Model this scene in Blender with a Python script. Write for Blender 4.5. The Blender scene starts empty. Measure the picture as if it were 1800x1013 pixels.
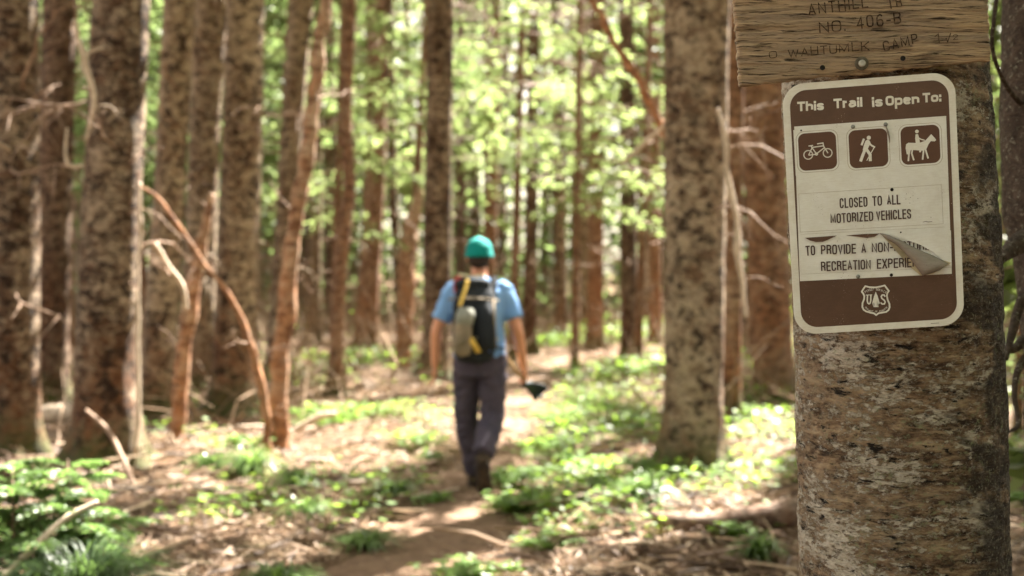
import bpy, bmesh, math, random
import numpy as np
from mathutils import Vector, Matrix, Euler
R = math.radians
sc = bpy.context.scene
C = sc.collection
F = 2500.0            # focal length in photo pixels (50 mm on 36 mm, 1800 px)
CX, HY, CH = 900.0, 479.0, 1.5

# ------------------------------------------------------------------ camera
cam = bpy.data.cameras.new('camera'); co = bpy.data.objects.new('camera', cam); C.objects.link(co)
co.location = (0, 0, CH); co.rotation_euler = (R(90), 0, 0)
cam.lens = 50; cam.sensor_width = 36; cam.shift_y = (HY-506.5)/1800
cam.clip_start = 0.05; cam.clip_end = 1500
cam.dof.use_dof = True; cam.dof.focus_distance = 2.58; cam.dof.aperture_fstop = 3.4
sc.camera = co
# ------------------------------------------------------------------ world and sun
SD = Vector((0.42, 0.66, 0.95)).normalized()          # towards the sun: ahead and to the right
w = bpy.data.worlds.new('World'); sc.world = w; w.use_nodes = True
nt = w.node_tree; bg = nt.nodes['Background']
sky = nt.nodes.new('ShaderNodeTexSky'); sky.sky_type = 'NISHITA'; sky.sun_disc = False
sky.sun_elevation = math.asin(SD.z); sky.sun_rotation = math.atan2(SD.x, SD.y)
sky.dust_density = 3.0
hs = nt.nodes.new('ShaderNodeHueSaturation'); hs.inputs['Saturation'].default_value = 0.35
mu = nt.nodes.new('ShaderNodeMix'); mu.data_type = 'RGBA'; mu.blend_type = 'MULTIPLY'; mu.inputs[0].default_value = 1
nt.links.new(sky.outputs[0], hs.inputs['Color']); nt.links.new(hs.outputs[0], mu.inputs[6])
mu.inputs[7].default_value = (1.0, 0.91, 0.78, 1)
nt.links.new(mu.outputs[2], bg.inputs[0]); bg.inputs[1].default_value = 0.05
sl = bpy.data.lights.new('sun', 'SUN'); sl.energy = 5.0; sl.angle = R(0.53); sl.color = (1.0, 0.94, 0.85)
so = bpy.data.objects.new('sun', sl); C.objects.link(so); so.location = (0, 0, 30)
so.rotation_euler = (-SD).to_track_quat('-Z', 'Y').to_euler()
sc.view_settings.view_transform = 'Standard'; sc.view_settings.look = 'None'
sc.view_settings.gamma = 1; sc.view_settings.exposure = 3.65
sc.cycles.max_bounces = 7; sc.cycles.diffuse_bounces = 4; sc.cycles.glossy_bounces = 2
sc.cycles.transmission_bounces = 5; sc.cycles.caustics_reflective = False; sc.cycles.caustics_refractive = False
sc.cycles.use_denoising = True
sc.cycles.sample_clamp_indirect = 10

# ------------------------------------------------------------------ helpers
def P(px, py, d): return Vector(((px-CX)*d/F, d, CH+(HY-py)*d/F))
rng = np.random.default_rng(7); rnd = random.Random(5)
def vn(x, y, z, seed=0):      # value noise in -1..1
    x = np.asarray(x, float); y = np.asarray(y, float)+0*x; z = np.asarray(z, float)+0*x
    xi = np.floor(x).astype(np.int64); yi = np.floor(y).astype(np.int64); zi = np.floor(z).astype(np.int64)
    fx = x-xi; fy = y-yi; fz = z-zi
    fx = fx*fx*(3-2*fx); fy = fy*fy*(3-2*fy); fz = fz*fz*(3-2*fz)
    def h(a, b, c):
        n = (a*374761393 + b*668265263 + c*2147483647 + seed*1013904223) & 0xffffffff
        n = ((n ^ (n >> 13))*1274126177) & 0xffffffff
        n = ((n ^ (n >> 16))*2246822519) & 0xffffffff
        return ((n ^ (n >> 15)) & 0xffff)/32767.5-1
    r = 0
    for i in (0, 1):
        for j in (0, 1):
            for k in (0, 1):
                r = r + h(xi+i, yi+j, zi+k)*(fx if i else 1-fx)*(fy if j else 1-fy)*(fz if k else 1-fz)
    return r
def link(name, me, mat, parent=None):
    o = bpy.data.objects.new(name, me); C.objects.link(o)
    if mat is not None:
        for m in (mat if isinstance(mat, (list, tuple)) else [mat]): me.materials.append(m)
    if parent is not None: o.parent = parent
    return o
def mesh_np(name, V, Q, mat, parent=None, smooth=True, mi=None, origin=None):
    V = np.asarray(V, np.float32)
    if origin is not None: V = V-np.array(origin, np.float32)
    Q = np.asarray(Q, np.int32)
    me = bpy.data.meshes.new(name)
    me.vertices.add(len(V)); me.vertices.foreach_set('co', V.ravel())
    k = Q.shape[1]
    me.loops.add(Q.size); me.loops.foreach_set('vertex_index', Q.ravel())
    me.polygons.add(len(Q)); me.polygons.foreach_set('loop_start', np.arange(0, Q.size, k, dtype=np.int32))
    me.polygons.foreach_set('use_smooth', np.full(len(Q), smooth))
    if mi is not None: me.polygons.foreach_set('material_index', np.asarray(mi, np.int32))
    me.update(calc_edges=True)
    o = link(name, me, mat, parent)
    if origin is not None and parent is None: o.location = origin
    return o
def tag(o, label=None, cat=None, group=None, kind=None):
    if label: o['label'] = label
    if cat: o['category'] = cat
    if group: o['group'] = group
    if kind: o['kind'] = kind
    return o
def empty(name, loc, label, cat, group=None):
    o = bpy.data.objects.new(name, None); C.objects.link(o); o.location = loc; o.empty_display_size = .1
    return tag(o, label, cat, group)
def tube(pts, rad, n=8, bump=0.0, seed=0, cap=True, ref=None):
    """pts k x 3, rad k or k x 2 -> V, Q"""
    pts = np.asarray(pts, float); rad = np.asarray(rad, float)
    if rad.ndim == 1: rad = np.stack([rad, rad], 1)
    t = np.gradient(pts, axis=0); t /= np.linalg.norm(t, axis=1)[:, None]+1e-9
    rf = np.array([1, 0, 0] if ref is None else ref, float)
    if ref is None and abs((t@rf)).max() > .9: rf = np.array([0, 1, 0.])
    a = rf-(t@rf)[:, None]*t; a /= np.linalg.norm(a, axis=1)[:, None]+1e-9
    b = np.cross(t, a)
    th = np.linspace(0, 2*np.pi, n, endpoint=False)
    c, s = np.cos(th), np.sin(th)
    off = a[:, None, :]*(c[None, :, None]*rad[:, 0][:, None, None])+b[:, None, :]*(s[None, :, None]*rad[:, 1][:, None, None])
    V = pts[:, None, :]+off
    if bump:
        nz = vn(V[..., 0]*9, V[..., 1]*9, V[..., 2]*9, seed)
        V = pts[:, None, :]+off*(1+bump*nz)[..., None]
    k = len(pts)
    i = np.arange(k-1)[:, None]*n; j = np.arange(n)[None, :]; j2 = (j+1) % n
    Q = np.stack([i+j, i+j2, i+n+j2, i+n+j], -1).reshape(-1, 4)
    V = V.reshape(-1, 3)
    if cap:
        V = np.vstack([V, pts[0], pts[-1]]); a0, a1 = len(V)-2, len(V)-1
        jj = np.arange(0, n, 2)
        q0 = np.stack([np.full(len(jj), a0), (jj+2) % n, (jj+1) % n, jj], 1)
        bs = (k-1)*n
        q1 = np.stack([np.full(len(jj), a1), bs+jj, bs+(jj+1) % n, bs+(jj+2) % n], 1)
        Q = np.vstack([Q, q0, q1])
    return V, Q
def join(parts):
    Vs, Qs, o = [], [], 0
    for V, Q in parts: Vs.append(V); Qs.append(Q+o); o += len(V)
    return np.vstack(Vs), np.vstack(Qs)
def interp(pts, n):
    """smooth resample of a k x m array (Catmull-Rom)"""
    p = np.asarray(pts, float)
    p = np.vstack([2*p[0]-p[1], p, 2*p[-1]-p[-2]])
    out = []
    for t in np.linspace(0, len(p)-3-1e-6, n):
        i = int(t); f = t-i; a, b, c, d = p[i:i+4]
        out.append(.5*((2*b)+(-a+c)*f+(2*a-5*b+4*c-d)*f*f+(-a+3*b-3*c+d)*f**3))
    return np.array(out)

# ------------------------------------------------------------------ materials
class N:
    def __init__(s, name):
        s.m = bpy.data.materials.new(name); s.m.use_nodes = True; s.t = s.m.node_tree; s.t.nodes.clear()
        s.out = s('OutputMaterial')
    def __call__(s, typ, **k):
        n = s.t.nodes.new('ShaderNode'+typ)
        for a, v in k.items(): setattr(n, a, v)
        return n
    def l(s, a, b): s.t.links.new(a, b)
    def coord(s, scale, which='Object'):
        tc = s('TexCoord'); mp = s('Mapping'); mp.inputs['Scale'].default_value = scale
        s.l(tc.outputs[which], mp.inputs[0]); return mp.outputs[0]
    def noise(s, vec, scale, detail=6, rough=.6, dist=0.0):
        n = s('TexNoise'); n.inputs['Scale'].default_value = scale; n.inputs['Detail'].default_value = detail
        n.inputs['Roughness'].default_value = rough; n.inputs['Distortion'].default_value = dist
        s.l(vec, n.inputs['Vector']); return n.outputs[0]
    def ramp(s, fac, stops, interp='LINEAR'):
        r = s('ValToRGB'); r.color_ramp.interpolation = interp; e = r.color_ramp.elements
        while len(e) < len(stops): e.new(.5)
        for i, (p, c) in enumerate(stops):
            e[i].position = p; e[i].color = (c, c, c, 1) if isinstance(c, (int, float)) else (*c, 1)
        s.l(fac, r.inputs[0]); return r.outputs[0]
    def mix(s, fac, a, b, mode='MIX'):
        n = s('Mix', data_type='RGBA', blend_type=mode)
        for sock, v in ((n.inputs[0], fac), (n.inputs[6], a), (n.inputs[7], b)):
            if hasattr(v, 'links'): s.l(v, sock)
            elif isinstance(v, (int, float)): sock.default_value = v if sock.type == 'VALUE' else (v, v, v, 1)
            else: sock.default_value = (*v, 1)
        return n.outputs[2]
    def math(s, op, a, b=0.0):
        n = s('Math', operation=op)
        for i, v in enumerate((a, b)):
            if hasattr(v, 'links'): s.l(v, n.inputs[i])
            else: n.inputs[i].default_value = v
        return n.outputs[0]
    def pbr(s, col, rough=.8, bump=None, bstr=.5, bdist=.01, metal=0, spec=.4):
        p = s('BsdfPrincipled')
        for k, v in (('Base Color', col), ('Roughness', rough), ('Metallic', metal)):
            if hasattr(v, 'links'): s.l(v, p.inputs[k])
            elif isinstance(v, tuple): p.inputs[k].default_value = (*v, 1)
            else: p.inputs[k].default_value = v
        p.inputs['Specular IOR Level'].default_value = spec
        if bump is not None:
            b = s('Bump'); b.inputs['Strength'].default_value = bstr; b.inputs['Distance'].default_value = bdist
            s.l(bump, b.inputs['Height']); s.l(b.outputs[0], p.inputs['Normal'])
        s.l(p.outputs[0], s.out.inputs[0]); return p

def m_plain(name, col, rough=.7, var=.25, scale=20, metal=0, spec=.4):
    n = N(name); v = n.coord((1, 1, 1)); f = n.noise(v, scale)
    c = n.mix(n.ramp(f, [(.3, 0.0), (.7, 1.0)]), tuple(x*(1-var) for x in col), tuple(min(1, x*(1+var)) for x in col))
    n.pbr(c, rough, f, .2, .002, metal, spec); return n.m

def m_bark(name, base, dark, patch, patch_amt, red, sx=1.0, redh=2.0, bstr=.8, moss=.85):
    """Mottled conifer bark: level scales and cracks, lichen patches, less lichen towards the foot, redder there from bark and painted-in warm ground light; every trunk its own pattern."""
    n = N(name); tc = n('TexCoord'); oi = n('ObjectInfo'); va = n('VectorMath', operation='ADD'); ml = n('VectorMath', operation='SCALE')
    cx = n('CombineXYZ'); n.l(oi.outputs['Random'], cx.inputs[0]); n.l(oi.outputs['Random'], cx.inputs[1]); n.l(oi.outputs['Random'], cx.inputs[2])
    n.l(cx.outputs[0], ml.inputs[0]); ml.inputs['Scale'].default_value = 60; n.l(tc.outputs['Object'], va.inputs[0]); n.l(ml.outputs[0], va.inputs[1])
    def co_(sc__):
        m_ = n('Mapping'); m_.inputs['Scale'].default_value = sc__; n.l(va.outputs[0], m_.inputs[0]); return m_.outputs[0]
    f1 = n.noise(co_((8*sx, 8*sx, 17*sx)), 1, 6, .7, .3); f2 = n.noise(co_((9*sx, 9*sx, 11*sx)), 1, 5, .65, .2); f3 = n.noise(co_((28*sx, 28*sx, 55*sx)), 1, 5, .75)
    big = n.noise(co_((2.2, 2.2, 1.3)), 1, 3, .5)
    c = n.mix(n.ramp(f1, [(.34, 0.0), (.64, 1.0)]), dark, base)
    sp = n('SeparateXYZ'); n.l(tc.outputs['Object'], sp.inputs[0])
    hz = n.math('ADD', n.math('MULTIPLY', sp.outputs[2], 1/redh), n.math('MULTIPLY', big, 1.0))
    low = n.ramp(hz, [(.5, 1.0), (1.6, 0.0)])
    c = n.mix(n.math('MULTIPLY', low, .85), c, n.mix(n.ramp(f1, [(.3, 0.0), (.66, 1.0)]), tuple(x*.3 for x in red), red))
    t = .57-.11*patch_amt
    pm = n.ramp(n.math('ADD', n.math('ADD', n.math('MULTIPLY', f2, .40), n.math('MULTIPLY', f3, .40)), n.math('MULTIPLY', big, .2)), [(t-.05, 0.0), (t+.07, 1.0)])
    pm = n.math('MULTIPLY', pm, n.math('SUBTRACT', 1.0, n.math('MULTIPLY', low, .72)))
    c = n.mix(pm, c, n.mix(f3, tuple(x*.6 for x in patch), patch))
    dk = n.ramp(n.noise(co_((9, 9, 13)), 1, 7, .7, .2), [(.41, .9), (.49, 0.0)])
    c = n.mix(dk, c, dark)
    ck = n.ramp(n.noise(co_((11, 11, 38)), 1, 6, .7, .4), [(.36, 1.0), (.41, 0.0)])
    c = n.mix(n.math('MULTIPLY', ck, .85), c, (.012, .007, .005))
    ms = n.ramp(n.math('SUBTRACT', n.math('MULTIPLY', f2, .9), sp.outputs[2]), [(.05, 0.0), (.4, moss)])
    c = n.mix(ms, c, (.045, .055, .014))
    h = n.math('ADD', n.math('ADD', f1, n.math('MULTIPLY', f3, .5)), n.math('MULTIPLY', ck, -.6))
    n.pbr(c, .8, h, bstr, .03, spec=.14); return n.m

def m_leaf(name, c1, c2, trans, tmix=.5, rough=.4):
    n = N(name); g = n('NewGeometry')
    c = n.ramp(g.outputs['Random Per Island'], [(0, c1), (1, c2)])
    p = n('BsdfPrincipled'); n.l(c, p.inputs['Base Color']); p.inputs['Roughness'].default_value = rough
    p.inputs['Specular IOR Level'].default_value = .28
    tr = n('BsdfTranslucent')
    ct = n.ramp(g.outputs['Random Per Island'], [(0, tuple(x*.7 for x in trans)), (1, trans)])
    n.l(ct, tr.inputs['Color'])
    mx = n('MixShader'); mx.inputs[0].default_value = tmix
    n.l(p.outputs[0], mx.inputs[1]); n.l(tr.outputs[0], mx.inputs[2]); n.l(mx.outputs[0], n.out.inputs[0])
    return n.m

M = {}
M['bark_silver'] = m_bark('silver_bark', (.115, .063, .035), (.015, .008, .005), (.44, .34, .24), .5, (.19, .08, .034), redh=2.4)
M['bark_pale'] = m_bark('pale_bark', (.165, .096, .055), (.022, .012, .007), (.46, .36, .25), .75, (.20, .09, .042), redh=2.4)
M['bark_red'] = m_bark('red_bark', (.27, .145, .085), (.075, .035, .02), (.42, .29, .20), .4, (.34, .155, .075), redh=3.5)
M['bark_dark'] = m_bark('dark_bark', (.13, .075, .046), (.03, .017, .011), (.34, .25, .175), .35, (.125, .05, .024), redh=3)
M['snag'] = m_bark('snag_wood', (.37, .20, .115), (.12, .055, .03), (.56, .42, .30), .5, (.42, .185, .08), redh=3.5, bstr=.4, moss=0.0)
M['log'] = m_bark('log_bark', (.27, .18, .12), (.06, .035, .022), (.55, .44, .34), .8, (.2, .1, .06), bstr=.8, moss=0.0)
M['twig'] = m_plain('twig_wood', (.24, .16, .11), .7, .4, 30, spec=.15)
M['twig_pale'] = m_plain('bleached_twig', (.46, .37, .28), .65, .35, 30, spec=.15)
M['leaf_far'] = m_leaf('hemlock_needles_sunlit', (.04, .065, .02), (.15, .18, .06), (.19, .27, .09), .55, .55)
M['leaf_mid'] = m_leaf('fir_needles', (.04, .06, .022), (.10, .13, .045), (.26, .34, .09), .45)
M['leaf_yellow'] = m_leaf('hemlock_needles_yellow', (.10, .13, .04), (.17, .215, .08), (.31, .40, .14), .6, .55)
M['plant'] = m_leaf('vanilla_leaf', (.05, .105, .022), (.14, .23, .045), (.36, .56, .07), .5, .5)
M['grass'] = m_leaf('beargrass_blade', (.05, .10, .03), (.11, .17, .05), (.24, .38, .08), .4, .35)
M['grass_dark'] = m_leaf('dark_beargrass', (.02, .04, .015), (.06, .10, .035), (.12, .2, .05), .3, .4)
M['fir_near'] = m_leaf('sapling_needles', (.035, .075, .025), (.17, .25, .085), (.32, .52, .13), .4, .38)

# ------------------------------------------------------------------ ground
TR = np.array([(-1.6, -4, 1.2), (-1.1, 3, 1.1), (-.75, 6, 1.0), (-.45, 8, .85), (-.2, 9.8, .75), (-.12, 13, .8), (0, 17, .9), (.5, 22, 1.1), (1.7, 27, 1.3), (4.5, 33, 1.5)])
def trail_x(y): return np.interp(y, TR[:, 1], TR[:, 0])
def trail_w(y): return np.interp(y, TR[:, 1], TR[:, 2])
def gz(x, y):
    x = np.asarray(x, float); y = np.asarray(y, float)
    u = np.abs(x-trail_x(y))/trail_w(y)
    d = .045*vn(x*.9, y*.9, 0, 3)+.032*vn(x*3.1, y*3.1, 0, 4)+.020*vn(x*8, y*8, 0, 5)
    fade = np.clip((40-np.abs(y-10))/20, 0, 1)
    k = np.clip(u, 0, 1.3)/1.3
    return (d*(.35+.65*k)-.05*(1-k*k))*fade+.02*fade
def axis(segs):
    a = []
    for lo, hi, st in segs: a += list(np.arange(lo, hi, st))
    return np.array(a+[segs[-1][1]])
xs = axis([(-400, -60, 20), (-60, -16, 2), (-16, -6, .3), (-6, 6, .07), (6, 16, .3), (16, 60, 2), (60, 400, 20)])
ys = axis([(-300, -20, 20), (-20, 2, 1), (2, 5, .3), (5, 16, .07), (16, 34, .2), (34, 60, 1), (60, 700, 20)])
X, Y = np.meshgrid(xs, ys); nx, ny = len(xs), len(ys)
i = np.arange(ny-1)[:, None]*nx+np.arange(nx-1)[None, :]
Q = np.stack([i, i+1, i+nx+1, i+nx], -1).reshape(-1, 4)
n = N('forest_floor'); v = n.coord((1, 1, 1))
fa = n.noise(v, 1.3, 5, .6); fb = n.noise(v, 14, 6, .7, .5); vs = n.coord((1, 2.2, 1)); fc = n.noise(vs, 38, 4, .7, 1.2)
c = n.mix(n.ramp(fb, [(.35, 0.0), (.65, 1.0)]), (.045, .025, .016), (.15, .092, .05))
c = n.mix(n.ramp(fc, [(.54, 0.0), (.68, 1.0)]), c, (.36, .25, .17))
c = n.mix(n.ramp(fa, [(.55, 0.0), (.72, .45)]), c, (.08, .10, .035))
n.pbr(c, .95, n.math('ADD', fb, fc), .8, .03, spec=.08); M['floor'] = n.m
g = mesh_np('ground', np.stack([X, Y, gz(X, Y)], -1).reshape(-1, 3), Q, M['floor']); tag(g, kind='structure')
n = N('trail_dirt'); v = n.coord((1, 1, 1)); fb = n.noise(v, 9, 6, .7, .3); fc = n.noise(n.coord((1, 2.4, 1)), 45, 4, .7, 1)
c = n.mix(n.ramp(fb, [(.3, 0.0), (.7, 1.0)]), (.09, .055, .036), (.20, .13, .085))
c = n.mix(n.ramp(fc, [(.6, 0.0), (.7, 1.0)]), c, (.30, .20, .135))
n.pbr(c, .9, n.math('ADD', fb, fc), .6, .02, spec=.08); M['trail'] = n.m
ty = axis([(-4, 5, .3), (5, 33, .08)]); us = np.linspace(-1, 1, 17)
TX = trail_x(ty)[:, None]+us[None]*trail_w(ty)[:, None]*(.46+.07*vn(ty*1.7, 0, us[0], 8)[:, None]); TY = np.repeat(ty[:, None], 17, 1)
TZ = gz(TX, TY)+.012-.03*(np.abs(us)[None]**6)
i = np.arange(len(ty)-1)[:, None]*17+np.arange(16)[None, :]
t = mesh_np('trail_path', np.stack([TX, TY, TZ], -1).reshape(-1, 3), np.stack([i, i+1, i+18, i+17], -1).reshape(-1, 4), M['trail']); tag(t, kind='structure')

# ------------------------------------------------------------------ where sun reaches
S = np.array(SD)
# openings in the canopy, given by where their light falls: ground ellipses as (photo x, photo y, rx, ry), world spheres (x,y,z,r)
LIT = [(640, 745, 190, 34), (380, 850, 120, 38), (560, 800, 200, 30), (1070, 628, 180, 22), (600, 915, 150, 14), (340, 935, 110, 18),
       (1330, 765, 110, 40), (970, 790, 50, 60), (1060, 800, 60, 30), (840, 985, 60, 22), (700, 690, 120, 22), (1300, 850, 90, 16),
       (1000, 810, 90, 55), (1130, 700, 60, 30), (850, 740, 50, 12), (960, 700, 40, 18), (860, 900, 70, 10), (60, 850, 120, 45), (500, 630, 120, 20), (1150, 580, 160, 22), (850, 560, 180, 15), (700, 600, 90, 18)]
def to_ground_px(p):
    g_ = p-S[None]*(p[:, 2:3]/S[2]); d = np.maximum(g_[:, 1], .5)
    return CX+g_[:, 0]/d*F, HY+F*CH/d, g_[:, 1] > 5
SPH = []
def lit_mask(p, soft=.01):
    px, py, ok = to_ground_px(p); m = np.zeros(len(p), bool)
    wob = 1+.35*vn(px/45, py/22, 0, 11)
    for (x, y, rx, ry) in LIT: m |= ok & (((px-x)/rx)**2+((py-y)/ry)**2 < wob)
    for (x, y, z, r) in SPH:
        dlt = p-np.array([x, y, z]); t_ = dlt@S; q = dlt-t_[:, None]*S
        m |= (t_ > 0) & ((q**2).sum(1) < r*r) & ((dlt**2).sum(1) > (r*1.05)**2)
    return m & (rng.random(len(p)) > soft)

def leaf_quads(c, u, v, ln, wd, fold=.0):
    """diamond leaf at c (N,3), along u, across v"""
    u = u/np.linalg.norm(u, axis=1)[:, None]; v = v-(v*u).sum(1)[:, None]*u; v /= np.linalg.norm(v, axis=1)[:, None]+1e-9
    ln = np.broadcast_to(ln, (len(c),))[:, None]; wd = np.broadcast_to(wd, (len(c),))[:, None]
    V = np.stack([c, c+u*ln*.45+v*wd/2, c+u*ln, c+u*ln*.45-v*wd/2], 1).reshape(-1, 3)
    return V, np.arange(len(V)).reshape(-1, 4)

def crown(name, axis_fn, z0, z1, rmax, mat, parent, dens=7, per=45, ll=.10, lw=.045, seed=0, droop=.35, origin=(0, 0, 0), cull=True, shape=1.0):
    """whorled boughs carrying flat hanging sprays; leaves over a lit place are left out (an opening in the canopy)"""
    r = np.random.default_rng(seed); Cs, Us, Vs = [], [], []; sticks = []
    nb = int((z1-z0)*dens)
    for k in range(nb):
        z = z0+(z1-z0)*(k+r.random())/nb; t_ = (z-z0)/(z1-z0)
        L = rmax*((1-t_)**.8*min(1, .45+t_*4))*r.uniform(.55, 1.12)+.25
        a = r.uniform(0, 2*np.pi); d = np.array([np.cos(a), np.sin(a), 0]); sd = np.array([-d[1], d[0], 0])
        ax = np.array(axis_fn(z)); rise = r.uniform(-.1, .25)*shape
        m = int(per*L)
        s = np.sqrt(r.random(m))*L; wdt = (.12+.32*np.sin(np.pi*np.clip(s/L, 0, 1)**.8))*min(1, L)
        lat = r.uniform(-1, 1, m)*wdt
        pc = ax+d*s[:, None]+sd*lat[:, None]; pc[:, 2] += rise*s-droop*s*s/L*.8-np.abs(lat)*.35+r.normal(0, .03, m)
        Cs.append(pc); Us.append(d*r.uniform(.3, 1, m)[:, None]+sd*np.sign(lat)[:, None]*r.uniform(.3, 1, m)[:, None]+np.array([0, 0, 1])*r.normal(-.25, .35, m)[:, None])
        Vs.append(r.normal(0, 1, (m, 3))*np.array([1, 1, .45]))
        ss = np.linspace(0, L*.92, 4); pp = ax+d*ss[:, None]; pp[:, 2] += rise*ss-droop*ss*ss/L*.8
        sticks.append(tube(pp, np.linspace(.006+.007*L, .003, 4), 4, cap=False))
    c = np.vstack(Cs); u = np.vstack(Us); v = np.vstack(Vs)
    if cull:
        k = ~lit_mask(c); c, u, v = c[k], u[k], v[k]
    V, Q = leaf_quads(c, u, v, r.uniform(.7, 1.3, len(c))*ll, r.uniform(.7, 1.2, len(c))*lw)
    Vk, Qk = join(sticks)
    VV, QQ = join([(V, Q), (Vk, Qk)])
    mi = np.r_[np.zeros(len(Q)), np.ones(len(Qk))]
    return mesh_np(name, VV-np.array(origin), QQ, [mat, M['twig']], parent, smooth=False, mi=mi)

def branch_proto(seed, L):
    r = np.random.default_rng(seed); p = [np.zeros(3)]; d = np.array([1, 0, r.uniform(-.2, .3)])
    for k in range(7):
        d = d+np.array([0, r.normal(0, .3), r.normal(-.03, .3)]); d /= np.linalg.norm(d); p.append(p[-1]+d*L/7)
    p = np.array(p); parts = [tube(p, np.linspace(.011, .003, 8), 6)]
    for k in range(3):
        q0 = p[r.integers(2, 6)]; e = d+r.normal(0, .7, 3); e /= np.linalg.norm(e)
        q = np.array([q0+e*s for s in np.linspace(0, L*.3, 4)]); q[:, 2] -= np.linspace(0, .05, 4); parts.append(tube(q, np.linspace(.005, .0015, 4), 5))
    V, Q = join(parts)
    o = mesh_np('branch', V, Q, M['twig_pale'] if seed == 3 else M['twig']); me = o.data; bpy.data.objects.remove(o); return me
BR = [branch_proto(k, L) for k, L in enumerate((.35, .5, .7, .45, .9, 1.2, .8))]

def make_trunk(parent, prof, d, H, mat, n=28, dz=.09, bump=.06, seed=0, flare=.55, tip=.35):
    """prof: list of (photo y or None for the foot, photo x, photo half width). Returns axis function (world)."""
    rows = []
    for (py, px, hw) in prof:
        z = 0.0 if py is None else CH+(HY-py)*d/F
        rows.append((z, (px-CX)*d/F, hw*d/F))
    rows.sort(); a = np.array(rows)
    sl_ = (a[-1, 1]-a[-2, 1])/(a[-1, 0]-a[-2, 0]) if len(a) > 1 else 0
    zt = a[-1, 0]
    ext = np.array([(zt+(H-zt)*f, a[-1, 1]+sl_*(H-zt)*f*.6, a[-1, 2]*(1-(1-tip)*f)) for f in (.33, .66, 1.0)])
    a = np.vstack([[(-.25, a[0, 1], a[0, 2]*1.05)], a, ext])
    z = np.concatenate([np.arange(-.25, min(6, H), dz), np.arange(min(6, H), H, .4)])
    xx = np.interp(z, a[:, 0], a[:, 1]); k = 5 if dz < .12 else 3
    ker = np.ones(k)/k; xp = np.pad(xx, k//2, mode='edge'); xx = np.convolve(xp, ker, 'valid')
    rr = np.interp(z, a[:, 0], a[:, 2])
    yy = d+.04*vn(z*.4, seed, 0, seed)
    org = np.array(parent.location)
    th = np.linspace(0, 2*np.pi, n, endpoint=False)
    fl = 1+flare*np.exp(-np.maximum(z, 0)/.16)
    lob = 1+(.35*np.exp(-np.maximum(z, 0)/.2))[:, None]*np.cos(th*5+seed)[None]*.5
    nz = vn(np.cos(th)[None]*2.2+seed, np.sin(th)[None]*2.2, z[:, None]*3, seed)*.6+vn(np.cos(th)[None]*6+seed, np.sin(th)[None]*6, z[:, None]*12, seed+1)*.4
    r2 = rr[:, None]*fl[:, None]*lob*(1+bump*nz)
    V = np.stack([xx[:, None]+np.cos(th)[None]*r2, yy[:, None]+np.sin(th)[None]*r2, z[:, None]+0*r2], -1).reshape(-1, 3)-org
    i = np.arange(len(z)-1)[:, None]*n; j = np.arange(n)[None]
    Q = np.stack([i+j, i+(j+1) % n, i+n+(j+1) % n, i+n+j], -1).reshape(-1, 4)
    mesh_np('trunk', V, Q, mat, parent)
    return lambda q: (np.interp(q, z, xx), np.interp(q, z, yy), q), (lambda q: np.interp(q, z, rr))

def put_branches(parent, ax, rad, zlo, zhi, nbr, seed, sc_=1.0):
    r = random.Random(seed); org = parent.location
    for k in range(nbr):
        z = r.uniform(zlo, zhi); x, y, _ = ax(z)
        o = bpy.data.objects.new('branch', r.choice(BR)); C.objects.link(o); o.parent = parent
        a = r.uniform(0, 2*math.pi); rr = float(rad(z))*.9
        o.location = Vector((x+math.cos(a)*rr, y+math.sin(a)*rr, z))-org
        o.rotation_euler = (r.uniform(-.5, .5), r.uniform(-.35, .5), a); s = r.uniform(.7, 1.3)*sc_; o.scale = (s, s, s)

TREES = []
def tree(label, prof, d, mat='bark_silver', H=14, crown_z=None, rmax=1.7, leaf='leaf_mid', name='conifer_tree', group=None, nbr=6, seed=None, n=28, dz=.09,
         bump=.06, flare=.55, dens=9, per=60, ll=.15, lw=.075, crown_on=True, brscale=1.0):
    seed = len(TREES)+1 if seed is None else seed
    base = prof[0] if prof[0][0] is None else (None, prof[0][1], prof[0][2])
    x0 = (base[1]-CX)*d/F
    e = empty(name, (x0, d, float(gz(x0, d))), label, 'tree', group)
    ax, rad = make_trunk(e, prof, d, H, M[mat], n, dz, bump, seed, flare)
    if crown_z is None: crown_z = CH+HY*d/F+1.0
    if crown_on:
        crown('crown', ax, crown_z, H+.5, rmax, M[leaf], e, seed=seed*13+1, dens=dens, per=per, ll=ll, lw=lw, origin=e.location)
    top = min(crown_z+.5, CH+HY*d/F+.5)
    if nbr: put_branches(e, ax, rad, .9, top, nbr, seed, brscale)
    TREES.append((x0, d)); return e

# ------------------------------------------------------------------ trees one can tell apart
SPH += [(.92, 7.95, .08, .28), (1.4, 7.95, .08, .16), (-2.3, 6.5, .45, .3), (-1.9, 6.7, .5, .25), (.2, 10.5, .2, .4), (.9, 20.5, 3.9, 1.7), (1.9, 21, 3.0, 1.5), (-1.6, 24, 4.2, 1.6), (-.3, 24, 4.0, 1.5), (-3.4, 24, 3.2, 1.3), (.2, 28, 4.5, 2.0), (2.0, 28, 3.6, 2.0),
        (-4.5, 11.5, 1.6, .25), (-2.72, 11.1, 1.5, .22), (-1.9, 12, 1.4, .4), (-.1, 9.8, 1.72, .14), (.3, 9.8, 1.3, .16), (-4.5, 30, 4, 2), (5, 30, 4, 2), (-1, 34, 5, 2.5)]
tree('thick mottled fir trunk cut off by the left edge of the photo', [(None, 30, 42), (400, 26, 42), (0, 22, 44)], 11.6, 'bark_silver', crown_z=5, nbr=16)
tree('dark reddish trunk in the gap between the two thick mottled trunks at far left', [(None, 84, 38), (600, 92, 29), (300, 100, 29), (0, 106, 30)], 16.2, 'bark_dark', nbr=14)
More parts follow.
